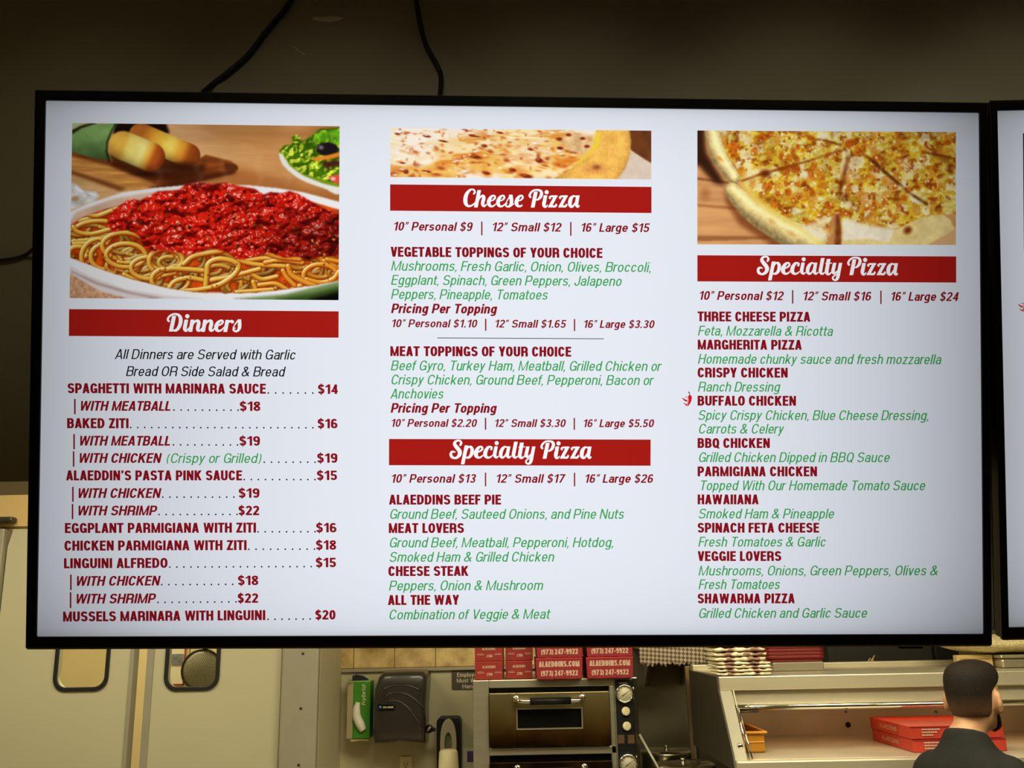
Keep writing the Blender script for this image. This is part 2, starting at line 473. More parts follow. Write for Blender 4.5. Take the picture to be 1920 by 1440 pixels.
def script_pizza():
    B = []
    B += stem(792,195,715,575,90) + ribbon([(660,325,52),(640,285,50),(680,210,48),(750,162,42),(840,155,44),(908,182,62),(928,240,74),(903,320,72),(850,378,48),(795,396,26)])
    B += stem(1022,282,995,440,86) + ribbon([(998,420,86),(984,490,88),(994,545,70),(1030,560,42),(1072,520,26)]) + disc(1050,208,50)
    for dx in (0, 245):
        B += ribbon([(1128 + dx,350,50),(1122 + dx,330,46),(1155 + dx,308,42),(1220 + dx,308,48),(1295 + dx,304,42)])
        B += stem(1268 + dx,300,1125 + dx,565,84) + ribbon([(1100 + dx,560,30),(1180 + dx,548,48),(1250 + dx,548,52),(1283 + dx,512,42),(1275 + dx,495,26)])
    B += ribbon([(1750,312,36),(1692,302,46),(1632,360,84),(1608,450,94),(1612,525,80),(1655,558,56),(1700,520,42),(1745,440,26)])
    B += stem(1800,285,1772,450,82) + ribbon([(1775,430,82),(1766,490,84),(1776,540,68),(1802,558,46),(1830,535,30)])
    return moved(B, 965, 815, 150 / 1920)
def script_cheese():
    A = ribbon([(455,300,52),(485,255,58),(465,195,52),(405,168,46),(320,205,74),(235,320,108),(202,460,122),(212,585,114),(270,662,76),(350,668,58),(430,630,48),(490,570,36)])
    A += stem(618,192,515,710,108) + ribbon([(565,560,36),(620,435,50),(690,372,62),(742,372,86),(754,440,104),(722,560,104),(726,640,90),(775,672,58),(830,622,38)])
    def e(dx, tail=True):
        p = [(960,520,28),(1030,490,44),(1088,430,58),(1080,372,54),(1030,355,50),(960,410,88),(905,520,112),(910,615,104),(960,675,68),(1040,668,50)]
        if tail: p.append((1110,610,32))
        else: p += [(1068,640,36)]
        return ribbon([(x + dx, y, w) for x, y, w in p])
    A += e(0) + e(278) + e(830, False)
    A += ribbon([(1390,620,26),(1470,480,34),(1545,355,40)]) + stem(1560,330,1580,470,112,108)
    A += ribbon([(1578,440,108),(1582,560,100),(1552,645,84),(1490,688,58),(1422,668,48),(1412,622,42),(1450,592,34)]) + ribbon([(1570,665,36),(1655,600,28)])
    return moved(A, 860, 345, 120 / 1920)
def script_dinners():
    A = stem(268,148,192,502,88) + ribbon([(150,270,44),(125,235,48),(150,172,44),(220,122,42),(300,108,44),(380,142,64),(414,220,84),(405,330,84),(360,425,74),(300,478,56),(235,472,34)])
    A += stem(542,235,515,380,84) + ribbon([(518,360,84),(506,430,84),(516,475,64),(552,482,42),(605,415,26)]) + disc(563, 158, 48)
    for dx in (0, 285):
        A += stem(680 + dx,235,630 + dx,508,84) + ribbon([(662 + dx,400,28),(710 + dx,305,40),(770 + dx,260,52),(812 + dx,272,74),(818 + dx,330,84),(797 + dx,420,82),(804 + dx,470,70),(845 + dx,480,42),(890 + dx,430,26)])
    A += ribbon([(1260,370,24),(1320,340,38),(1362,290,44),(1350,258,44),(1300,262,50),(1245,312,78),(1212,390,90),(1217,450,80),(1260,488,52),(1330,468,38),(1395,400,26)])
    A += stem(1465,240,1415,512,84) + ribbon([(1450,350,28),(1500,285,38),(1560,258,42)]) + disc(1575, 283, 38)
    A += ribbon([(1590,420,22),(1640,335,28),(1705,250,34)]) + stem(1735,228,1740,350,76,80)
    A += ribbon([(1738,330,80),(1735,420,74),(1700,478,54),(1650,498,44),(1602,470,42),(1606,432,34),(1640,425,24)])
    return moved(A, 305, 580, 160 / 1920)

# ------------------------------------------------------------------ the food photographs shown on the screen (painted procedurally)
class Canvas:
    def __init__(self, W, H, X0, X1, Y0, Y1, seed):
        self.W, self.H = W, H
        self.X0, self.Y0 = X0, Y0
        self.k = W / (X1 - X0); self.ky = H / (Y1 - Y0)
        self.rng = np.random.RandomState(seed)
        self.c = np.zeros((H, W, 3))
        self.gy, self.gx = np.mgrid[0:H, 0:W].astype(float)
        self.ux = self.gx / self.k + X0; self.uy = self.gy / self.ky + Y0
    def T(self, pts):
        p = np.asarray(pts, float).copy()
        p[:, 0] = (p[:, 0] - self.X0) * self.k; p[:, 1] = (p[:, 1] - self.Y0) * self.ky
        return p
    def noise(self, cell, octaves=3, sx=1.0, sy=1.0):
        """smooth noise in 0..1; cell in source units"""
        out = np.zeros((self.H, self.W)); amp = 1; tot = 0
        for o in range(octaves):
            cx = max(cell * sx * self.k / 2 ** o, 1.0); cy = max(cell * sy * self.ky / 2 ** o, 1.0)
            nx, ny = int(self.W / cx) + 3, int(self.H / cy) + 3
            g = self.rng.rand(ny, nx)
            fx = self.gx[0] / cx + self.rng.rand(); fy = self.gy[:, 0] / cy + self.rng.rand()
            ix = np.clip(fx.astype(int), 0, nx - 2); iy = np.clip(fy.astype(int), 0, ny - 2)
            tx = np.clip(fx - ix, 0, 1); ty = np.clip(fy - iy, 0, 1)
            tx = tx * tx * (3 - 2 * tx); ty = ty * ty * (3 - 2 * ty)
            a = g[iy][:, ix]; b = g[iy][:, ix + 1]; c = g[iy + 1][:, ix]; d = g[iy + 1][:, ix + 1]
            v = (a * (1 - tx) + b * tx) * (1 - ty)[:, None] + (c * (1 - tx) + d * tx) * ty[:, None]
            out += v * amp; tot += amp; amp *= 0.55
        return out / tot
    def blur(self, m, r):
        r = int(round(r * self.k))
        if r < 1: return m
        for _ in range(2):
            for ax in (0, 1):
                p = np.pad(m, [(r + 1, r) if a == ax else (0, 0) for a in range(m.ndim)], mode='edge')
                cs = np.cumsum(p, axis=ax)
                n = m.shape[ax]
                hi = np.take(cs, np.arange(2 * r + 1, 2 * r + 1 + n), axis=ax); lo = np.take(cs, np.arange(0, n), axis=ax)
                m = (hi - lo) / (2 * r + 1)
        return m
    def finish(self, k=.35, sat=1.12):
        x = np.clip(self.c / 255, 0, 1); x = x * (1 - k) + (x * x * (3 - 2 * x)) * k
        g = x.mean(2, keepdims=True); return np.clip(g + (x - g) * sat, 0, 1) * 255
    def poly(self, pts, soft=2, smooth=False):
        p = self.T(pts)
        if smooth: p = crom(list(p) + [p[0]], 6)
        m = np.zeros((self.H, self.W), bool)
        n = len(p)
        for i in range(n):
            x0, y0 = p[i]; x1, y1 = p[(i + 1) % n]
            if y0 == y1: continue
            cond = (self.gy > min(y0, y1)) & (self.gy <= max(y0, y1))
            xs = x0 + (self.gy - y0) * (x1 - x0) / (y1 - y0)
            m ^= cond & (self.gx < xs)
        return self.blur(m.astype(float), soft)
    def ell(self, x, y, rx, ry, soft=0.15, rot=0):
        c, s = math.cos(rot), math.sin(rot)
        dx, dy = self.ux - x, self.uy - y
        a, b = (dx * c + dy * s) / rx, (-dx * s + dy * c) / ry
        return np.clip((1 - np.hypot(a, b)) / soft, 0, 1)
    def put(self, m, col, a=1.0):
        m = (m * a)[..., None]
        col = np.asarray(col, float)
        self.c = self.c * (1 - m) + col * m
    def shade(self, hmap, col, dark, spec, clip, sun=(-.5, -.6, .62), bump=1.0, sp=24, sa=1.0):
        """lit relief: returns a colour image"""
        gy, gx = np.gradient(hmap * bump)
        n = np.dstack([-gx, -gy, np.ones_like(gx)]); n /= np.linalg.norm(n, axis=2)[..., None]
        L = np.array(sun) / np.linalg.norm(sun)
        d = np.clip(n @ L, 0, 1)
        Hh = L + np.array([0, 0, 1.0]); Hh /= np.linalg.norm(Hh)
        s = np.clip(n @ Hh, 0, 1) ** sp
        t = np.clip((d - clip[0]) / (clip[1] - clip[0]), 0, 1)[..., None]
        img = np.asarray(dark, float) * (1 - t) + np.asarray(col, float) * t
        s = (s * sa)[..., None]
        return img * (1 - s) + np.asarray(spec, float) * s
    def lumps(self, r, jitter=0.9):
        """domes around scattered points (height map 0..1)"""
        step = r * 1.05
        best = np.full((self.H, self.W), 9.0)
        kx = step * self.k; ky = step * self.ky
        for j in range(-1, int(self.H / ky) + 2):
            for i in range(-1, int(self.W / kx) + 2):
                x = (i + .5 + (self.rng.rand() - .5) * jitter) * kx; y = (j + .5 + (self.rng.rand() - .5) * jitter) * ky
                q = (.7 + .6 * self.rng.rand()) * r * self.k
                x0, x1, y0, y1 = int(max(x - 2 * q, 0)), int(min(x + 2 * q, self.W)), int(max(y - 2 * q, 0)), int(min(y + 2 * q, self.H))
                if x1 <= x0 or y1 <= y0: continue
                d = np.hypot(self.gx[y0:y1, x0:x1] - x, (self.gy[y0:y1, x0:x1] - y) * (1 + .5 * self.rng.rand())) / q
                best[y0:y1, x0:x1] = np.minimum(best[y0:y1, x0:x1], d)
        return np.sqrt(np.clip(1 - best ** 2, 0, 1))
    def strand(self, pts, r, col, dark, lite, mask=None):
        p = crom(self.T(pts), 7); r = r * self.k
        x0, x1 = int(max(p[:, 0].min() - r - 2, 0)), int(min(p[:, 0].max() + r + 3, self.W))
        y0, y1 = int(max(p[:, 1].min() - r - 2, 0)), int(min(p[:, 1].max() + r + 3, self.H))
        if x1 <= x0 or y1 <= y0: return
        X, Y = self.gx[y0:y1, x0:x1], self.gy[y0:y1, x0:x1]
        D = np.full(X.shape, 1e9); ox = np.zeros(X.shape); oy = np.zeros(X.shape)
        for i in range(len(p) - 1):
            ax, ay = p[i]; dx, dy = p[i + 1] - p[i]
            l2 = dx * dx + dy * dy + 1e-9
            t = np.clip(((X - ax) * dx + (Y - ay) * dy) / l2, 0, 1)
            ex, ey = X - ax - t * dx, Y - ay - t * dy
            d = np.hypot(ex, ey); w = d < D
            D = np.where(w, d, D); ox = np.where(w, ex, ox); oy = np.where(w, ey, oy)
        a = np.clip(r - D + .6, 0, 1)
        sh = np.clip(r * 1.5 - D, 0, r * .5) / (r * .5) * .35
        if mask is not None: a = a * mask[y0:y1, x0:x1]; sh = sh * mask[y0:y1, x0:x1]
        nx, ny = ox / r, oy / r; nz = np.sqrt(np.clip(1 - nx * nx - ny * ny, 0, 1))
        l = np.clip(-.42 * nx - .55 * ny + .72 * nz, 0, 1)[..., None]
        img = np.asarray(dark, float) * (1 - l) + np.asarray(col, float) * l
        s = np.clip((l - .86) / .14, 0, 1)
        img = img * (1 - s * .75) + np.asarray(lite, float) * s * .75
        blk = self.c[y0:y1, x0:x1]
        blk = blk * (1 - sh[..., None] * .6) + np.array([120, 40, 8.]) * sh[..., None] * .6
        self.c[y0:y1, x0:x1] = blk * (1 - a[..., None]) + img * a[..., None]
    def capsule(self, x0, y0, x1, y1, r, stops, soft=.12):
        dx, dy = x1 - x0, y1 - y0; l2 = dx * dx + dy * dy
        t = np.clip(((self.ux - x0) * dx + (self.uy - y0) * dy) / l2, 0, 1)
        ex, ey = self.ux - x0 - t * dx, self.uy - y0 - t * dy
        d = np.hypot(ex, ey) / r
        a = np.clip((1 - d) / soft, 0, 1)
        full = np.clip(((self.ux - x0) * dx + (self.uy - y0) * dy) / l2, 0, 1 + r / math.sqrt(l2))
        img = np.dstack([np.interp(full, [s[0] for s in stops], [s[1][i] for s in stops]) for i in range(3)])
        side = (ex * -dy + ey * dx) / math.sqrt(l2) / r
        img = img * np.clip(1.06 - .42 * np.clip(side + .1, 0, 1) ** 2 - .30 * np.clip(-side - .2, 0, 1) ** 2, 0, 1.1)[..., None]
        self.put(a, img * (1 + .12 * (self.noise(40, 3) - .5))[..., None])

def paint_spaghetti():
    K = Canvas(460, 302, 56, 1868, 42, 1238, 3)
    R = K.rng
    n = K.noise(240, 4, 2.2, .7); st = K.noise(60, 3, 3.5, .5)
    g = np.clip((K.ux - 600) / 1300, 0, 1)[..., None]
    wood = np.array([214, 166, 118.]) * (1 - g) + np.array([178, 120, 66.]) * g
    K.c = wood * (.76 + .34 * n + .16 * st)[..., None]
    K.put(K.poly([(900,40),(1480,40),(1450,150),(1100,170)], 40), (170,116,64), .6)
    K.put(K.poly([(900,330),(1200,330),(1480,420),(1880,540),(1880,600),(900,470)], 30), (160,92,40), .65)
    # table and board
    K.put(K.poly([(40,350),(460,480),(260,600),(40,620)], 6), np.array([206,160,108.]) * (.85 + .3 * K.noise(50, 3, 3, .6))[..., None])
    K.put(K.poly([(40,225),(330,300),(620,390),(760,360),(960,250),(1130,290),(1182,330),(1165,372),(960,425),(720,480),(560,505),(400,470),(40,330)], 5),
          np.array([134,70,26.]) * (.7 + .6 * K.noise(60, 3, 4, .5))[..., None])
    K.put(K.poly([(40,268),(300,330),(560,420),(640,470),(560,505),(440,500),(240,420),(40,372)], 6), np.array([200,138,72.]) * (.8 + .4 * K.noise(40, 3, 5, .5))[..., None])
    K.put(K.poly([(40,362),(250,425),(430,488),(380,505),(220,448),(40,388)], 6), (112,58,18), .8)
    K.put(K.poly([(560,480),(760,430),(1140,350),(1160,375),(900,440),(640,505)], 10), (70,30,18), .8)
    K.put(K.poly([(1085,300),(1165,315),(1180,345),(1150,370),(1090,350)], 5), (92,48,20), .8)
    # breadsticks in a green napkin
    K.put(K.poly([(330,40),(690,40),(712,100),(640,150),(340,170)], 8), (34,16,10))
    K.put(K.poly([(300,250),(700,250),(900,330),(960,300),(940,400),(760,440),(560,430),(330,330)], 16), (74,34,12), .9)
    K.capsule(520, 120, 840, 255, 88, [(0,(176,104,38)),(.3,(226,164,58)),(.62,(246,208,96)),(.86,(226,150,52)),(1.0,(160,84,28)),(1.25,(104,46,14))])
    K.put(K.ell(800, 330, 170, 40, .9), (60,24,8), .75)
    K.capsule(400, 192, 585, 268, 106, [(0,(230,172,72)),(.2,(242,210,110)),(.7,(248,224,130)),(.92,(232,170,70)),(1.1,(184,92,26)),(1.5,(116,46,14))])
    K.put(K.ell(560, 385, 150, 22, .9), (50,20,6), .7)
    nap = np.array([122,156,92.]) * (1.08 - .55 * np.clip((K.uy - 90) / 220, 0, 1) ** 1.5 + .2 * (K.noise(50, 3) - .5))[..., None]
    K.put(K.poly([(50,110),(160,52),(365,38),(320,110),(292,190),(300,300),(200,282),(50,240)], 4), nap)
    K.put(K.poly([(365,38),(330,90),(300,170),(300,240),(318,302),(298,306),(284,240),(286,170),(316,92),(345,38)], 5), (30,44,16), .85)
    K.put(K.poly([(50,92),(110,60),(190,40),(230,40),(120,76),(50,124)], 4), (24,32,14), .85)
    K.put(K.poly([(50,38),(150,38),(90,66),(50,86)], 4), (170,196,140))
    # glass
    K.put(K.poly([(40,440),(100,470),(130,500),(220,510),(248,545),(220,575),(40,640)], 5), np.array([206,208,212.]) * (.70 + .6 * K.noise(55, 3))[..., None], .85)
    K.put(K.ell(85, 560, 36, 26, .6), (170,130,90), .8); K.put(K.ell(110, 500, 50, 12, .5, .5), (240,242,246), .9); K.put(K.ell(200, 530, 44, 8, .5, .3), (236,238,244), .9)
    # salad
    K.put(K.poly([(1455,240),(1500,230),(1880,230),(1880,500),(1760,470),(1620,420),(1530,360),(1475,300)], 4, True), (226,222,214))
    K.put(K.poly([(1480,240),(1880,230),(1880,465),(1760,440),(1620,385),(1530,320)], 4), (120,150,30))
    leaf = np.abs(K.noise(90, 3) - .5) * 5; lf = K.noise(70, 3)
    m = K.poly([(1452,220),(1490,180),(1545,170),(1540,110),(1590,108),(1610,150),(1660,120),(1700,90),(1740,60),(1880,55),(1880,440),(1800,425),(1700,395),(1610,370),(1560,330),(1500,260)], 5)
    img = K.shade(leaf * 9 + lf * 8, (212,224,50), (70,112,10), (246,250,180), (.45, .95), bump=.55, sp=40, sa=.6)
    K.put(m, img * (.72 + .5 * lf)[..., None])
    K.put(K.poly([(1700,90),(1880,60),(1880,180),(1760,140),(1690,170)], 8), np.array([92,160,24.]) * (.6 + .9 * K.noise(40, 2))[..., None], .75)
    K.put(K.ell(1785, 200, 88, 52, .25), (34,26,30)); K.put(K.ell(1742, 190, 28, 24, .9), (150,146,152), .8)
    K.put(K.poly([(1680,265),(1780,245),(1880,218),(1880,246),(1790,272),(1690,284)], 3), (232,134,40))
    K.put(K.poly([(1750,290),(1880,270),(1880,310),(1800,330),(1770,340)], 6), (76,28,30), .9)
    K.put(K.poly([(1790,390),(1830,380),(1880,370),(1880,440),(1820,430)], 5), (222,84,66)); K.put(K.ell(1825, 405, 24, 18, .6), (246,200,196), .8)
    # plate
    plate = [(30,660),(180,590),(400,515),(620,480),(800,464),(1000,455),(1250,456),(1450,474),(1620,500),(1880,566),(1880,1250),(300,1250),(180,1150),(30,1040)]
    K.put(K.poly(plate, 3), (232,230,232))
    K.put(K.poly([(50,720),(90,650),(330,560),(560,515),(790,488),(830,470),(700,560),(420,640),(250,700),(60,790)], 7), np.array([206,170,146.]) * (.9 + .2 * K.noise(120, 2))[..., None])
    K.put(K.poly([(40,1040),(200,1140),(420,1215),(620,1245),(300,1250),(40,1250)], 3), np.array([196,150,116.]) * (.8 + .4 * K.noise(18, 2))[..., None])
    K.put(K.poly([(40,1010),(180,1085),(420,1170),(700,1215),(1000,1238),(500,1250),(260,1190),(40,1060)], 5), (214,204,204))
    K.put(K.poly([(60,1048),(250,1130),(480,1195),(700,1232),(600,1236),(420,1200),(230,1145),(60,1062)], 3), (170,140,130), .7)
    K.put(K.poly([(1150,1235),(1500,1200),(1880,1105),(1880,1250),(1150,1250)], 9), (118,142,92)); K.put(K.poly([(1400,1240),(1700,1190),(1880,1140),(1880,1250),(1400,1250)], 10), (62,84,32))
    K.put(K.poly([(1600,1250),(1780,1205),(1880,1175),(1880,1250)], 10), (10,12,8))
    # pasta bed
    bed = K.poly([(45,760),(70,730),(130,690),(250,640),(380,605),(600,560),(1500,520),(1720,575),(1880,620),(1880,1100),(1700,1135),(1500,1165),(1300,1188),(1100,1195),(900,1190),(700,1160),(500,1110),(300,1050),(120,985),(45,955)], 3)
    K.put(bed, np.array([196,76,14.]) * (.55 + .8 * K.noise(50, 3))[..., None])
    Y, DK, LT = (250,204,84), (150,62,8), (255,250,214)
    def o(x): g = min(max((x - 900) / 900, 0), 1); return (252 - 6 * g, 208 - 38 * g, 88 - 34 * g)
    for i in range(120):
        x = 60 + R.rand() * 1820; yb = 700 + 250 * np.clip((x - 60) / 500, 0, 1) if x < 560 else 930
        lo = np.interp(x, [60, 300, 600, 900, 1300, 1600, 1880], [930, 1030, 1120, 1170, 1180, 1140, 1090])
        y = yb + R.rand() * (lo - yb); a = R.rand() * 6.28; r = 60 + 90 * R.rand(); sp = 1.2 + 2.4 * R.rand()
        pts = [(x + r * math.cos(a + t), y + .62 * r * math.sin(a + t)) for t in np.linspace(0, sp, 8)]
        q = .62 + .34 * R.rand(); c = np.array(o(x)) * q
        K.strand(pts, 15, c, np.array(DK) * q, np.array(LT) * q, bed)
    def loop(x, y, rx, ry, a0, a1, r=17):
        K.strand([(x + rx * math.cos(math.radians(t)), y + ry * math.sin(math.radians(t))) for t in np.linspace(a0, a1, 14)], r, o(x), DK, LT, bed)
    for q in (((120,712),(200,690),(300,650),(370,625)), ((180,672),(240,676),(330,640)), ((70,770),(140,730),(230,712),(330,715)), ((75,755),(110,790),(200,800),(330,765)),
              ((75,852),(200,840),(330,815)), ((80,870),(200,862),(300,850)), ((350,1090),(480,1100)), ((420,1075),(500,1110),(640,1090),(760,1060)),
              ((1200,985),(1330,960),(1430,955)), ((1190,975),(1310,1000),(1500,1010)), ((1370,985),(1480,968),(1620,985)), ((1385,925),(1470,950),(1605,962)),
              ((1690,915),(1740,950),(1770,985)), ((1770,970),(1830,1000),(1870,1040)), ((1790,960),(1870,975)), ((1330,1140),(1440,1130),(1520,1170)), ((1290,1120),(1310,1180)),
              ((1270,1060),(1350,1100),(1450,1080)), ((1010,1110),(1150,1080),(1330,1030)), ((1180,1190),(1300,1180),(1420,1170)), ((1560,1165),(1620,1135))):
        K.strand(q, 16, o(q[0][0]), DK, LT, bed)
    loop(110, 930, 62, 42, 180, 400); loop(250, 960, 118, 125, 95, 300); loop(300, 955, 105, 90, 100, 270); loop(420, 880, 150, 90, 130, 330)
    loop(430, 945, 132, 80, -30, 330); loop(430, 950, 100, 45, 20, 120, 13); loop(590, 1030, 125, 75, 60, 280); loop(700, 975, 112, 72, -170, 170); loop(690, 985, 105, 85, 140, 260)
    K.strand([(610,1110),(640,1075),(720,1035),(820,1035),(950,1045)], 18, o(700), DK, LT, bed); loop(700, 1110, 95, 75, 120, 260)
    K.strand([(720,1170),(760,1120),(850,1095),(950,1110)], 17, o(800), DK, LT, bed); K.strand([(820,1000),(880,950),(980,925),(1080,910)], 17, o(900), DK, LT, bed)
    K.strand([(965,1185),(975,1090),(985,1000),(1050,965),(1140,975),(1190,1010),(1160,1070),(1080,1130),(990,1165)], 19, o(950), DK, LT, bed)
    K.strand([(820,1185),(920,1175),(1000,1160)], 17, o(900), DK, LT, bed)
    loop(1745, 1075, 115, 80, 170, 400); K.strand([(1870,1045),(1830,1095),(1750,1120),(1650,1100)], 18, o(1750), DK, LT, bed)
    K.strand([(1525,1010),(1550,1070),(1620,1110),(1720,1150)], 19, o(1600), DK, LT, bed); K.strand([(1490,1040),(1520,1090),(1570,1140)], 16, o(1550), DK, LT, bed)
    # sauce
    ol = [(300,700),(330,650),(370,615),(430,570),(475,560),(520,568),(580,535),(640,503),(740,498),(785,490),(830,452),(920,440),(1000,452),(1100,438),(1190,462),(1290,478),(1355,518),(1400,500),(1480,508),
          (1525,492),(1590,510),(1650,545),(1720,590),(1780,615),(1880,655),(1880,935),(1760,935),(1660,965),(1590,940),(1500,950),(1400,915),(1290,945),(1190,965),(1110,915),(1000,890),(920,915),(850,935),(760,915),
          (650,905),(600,920),(545,880),(515,810),(440,770),(340,785),(305,745)]
    m = K.poly(ol, 3)
    h = K.blur(K.lumps(74), 6) * 20 + K.blur(K.lumps(36), 4) * 7 + K.noise(80, 3) * 14 + K.noise(22, 2) * 2.5
    img = K.shade(h, (226,38,18), (104,8,7), (255,206,192), (.30, .88), sun=(-.25, -.5, .83), bump=.62, sp=90, sa=1.0)
    img = img * (.84 + .32 * K.noise(130, 3))[..., None]
    dk = 1.5 * np.clip((K.ux - 1200) / 650, 0, 1) * np.clip((K.uy - 560) / 200, 0, 1)
    img = img * (1 - .30 * dk)[..., None]
    K.put(K.blur(m, 14) * np.clip(K.uy - 860, 0, 60) / 60 * bed, (150,30,6), .6)
    K.put(m, img)
    pores = np.clip((K.noise(46, 2) - .68) * 8, 0, 1) * m
    K.put(pores, (78,6,8), .75)
    for i in range(120):
        x = 330 + R.rand() * 1520; y = np.interp(x, [330, 600, 900, 1300, 1850], [660, 540, 470, 510, 680]) + R.rand() * 400
        if m[int(np.clip((y - K.Y0) * K.ky, 0, K.H - 1)), int(np.clip((x - K.X0) * K.k, 0, K.W - 1))] < .5: continue
        K.put(K.ell(x, y, 8 + 9 * R.rand(), 6 + 6 * R.rand(), .7, R.rand() * 3), ((30,40,14), (70,86,22), (24,20,10), (236,150,90))[R.randint(4)], .85)
    for i in range(40):
        x = 80 + R.rand() * 1780; y = np.interp(x, [80, 500, 900, 1850], [760, 960, 990, 970]) + R.rand() * 160
        K.put(K.ell(x, y, 8, 4 + 4 * R.rand(), .7, R.rand() * 3) * bed, (50,40,10), .8)
    for x in (620, 890, 1060, 1300, 1490):                         # steam
        K.put(K.blur(K.poly([(x, 470), (x + 30, 400), (x - 10, 330), (x + 20, 240), (x + 34, 240), (x + 10, 330), (x + 52, 400), (x + 22, 470)], 6), 10), (232,206,184), .16)
    return K.finish(.32, .96)

def paint_cheese():
    K = Canvas(440, 84, 45, 1887, 50, 394, 5)
    R = K.rng
    n = K.noise(150, 4, 2.2, .8)
    K.c = np.array([252,222,168.]) * (.88 + .2 * n)[..., None]
    o1 = np.clip((K.noise(130, 3, 2.4, .7) - .46) * 6, 0, 1); K.put(o1, (240,176,84), .8)
    K.put(np.clip((K.noise(80, 3, 2.4, .6) - .55) * 8, 0, 1), (214,118,40), .6)
    w = np.clip((K.noise(200, 3, 2, .9) - .55) * 6, 0, 1); K.put(w, (254,240,224), .85)
    pk = K.blur(K.ell(1000, 200, 260, 150, .9), 8); K.put(pk, (248,226,206), .55)
    for i in range(230):
        x = 45 + R.rand() ** .85 * 1350; y = 45 + R.rand() * 350; s = (.5 + .6 * (y - 45) / 350)
        K.put(K.ell(x, y, s * (20 + 55 * R.rand()), s * (10 + 20 * R.rand()), .9, R.randn() * .15), ((224,140,50), (214,110,38), (238,180,90), (250,214,120))[R.randint(4)], .5)
    for i in range(120):
        x = 45 + R.rand() ** 1.2 * 1350; y = 45 + R.rand() * 350; s = (.6 + .7 * (y - 45) / 350)
        K.put(K.ell(x, y, s * (10 + 38 * R.rand()), s * (8 + 15 * R.rand()), .8, .15 + R.randn() * .2), ((176,66,20), (150,48,18), (204,96,30))[R.randint(3)], .6)
    for x, y, a, b in ((95,90,28,11),(300,103,38,14),(415,138,45,10),(620,98,34,11),(640,246,62,18),(905,335,34,16),(1000,378,62,18),(1092,268,36,24),(130,294,26,9),(300,352,45,10),(720,360,34,14),(1030,190,28,12),(705,168,30,16),(1240,180,30,14),(1320,205,60,12),(570,60,30,12),(815,75,34,10),(155,355,26,22),(640,100,50,7)):
        K.put(K.ell(x, y, a, b, .55, .18), (124,38,14), .9); K.put(K.ell(x - a * .2, y - b * .3, a * .4, b * .4, .8), (226,130,70), .6)
    for i in range(60):
        x = 45 + R.rand() * 1350; y = 60 + R.rand() * 330
        K.put(K.ell(x, y, 10 + 20 * R.rand(), 5 + 6 * R.rand(), .8), (255,250,238), .75)
    for x, y, a, b in ((300,285,95,36),(560,350,60,18),(95,270,50,14)): K.put(K.ell(x, y, a, b, .8, -.3), (255,248,232), .8)
    K.put(K.poly([(1230,110),(1320,70),(1450,100),(1470,180),(1400,220),(1290,200)], 12), np.array([238,196,150.]) * (.7 + .5 * K.noise(40, 3))[..., None], .85)
    for x, y in ((1235,115),(1240,180),(1430,165),(1400,110),(1300,85)): K.put(K.ell(x, y, 28, 16, .6), (120,40,26), .85)
    K.put(K.ell(1270, 275, 110, 42, .9, -.4), (222,120,36), .8)
    K.put(K.poly([(1700,40),(1895,40),(1895,300),(1740,190)], 3), np.array([120,70,36.]) * (.75 + .5 * K.noise(80, 3, 1, 3))[..., None])
    K.put(K.poly([(1730,185),(1895,285),(1895,410),(1600,410)], 3), np.array([222,198,180.]) * (.94 + .1 * K.noise(50, 2))[..., None])
    cr = K.poly([(1500,40),(1732,40),(1742,120),(1738,210),(1708,310),(1640,405),(1170,405),(1240,370),(1340,310),(1420,235),(1470,170),(1490,100)], 3)
    t = K.blur(cr, 40)
    img = np.array([238,176,88.]) * (.70 + .38 * t + .16 * (K.noise(14, 2) - .5) + .2 * (K.noise(90, 3) - .5))[..., None]
    K.put(cr, img)
    K.put(K.poly([(1490,60),(1530,60),(1520,150),(1470,215),(1370,290),(1350,285),(1440,210),(1480,140)], 8), (250,212,70), .85)
    K.put(K.ell(1490, 320, 110, 60, .9), (170,100,60), .6); K.put(K.ell(1500, 310, 40, 24, .9), (90,40,26), .5); K.put(K.ell(1610, 110, 70, 50, .9), (206,140,70), .45)
    return K.finish(.30, .98)

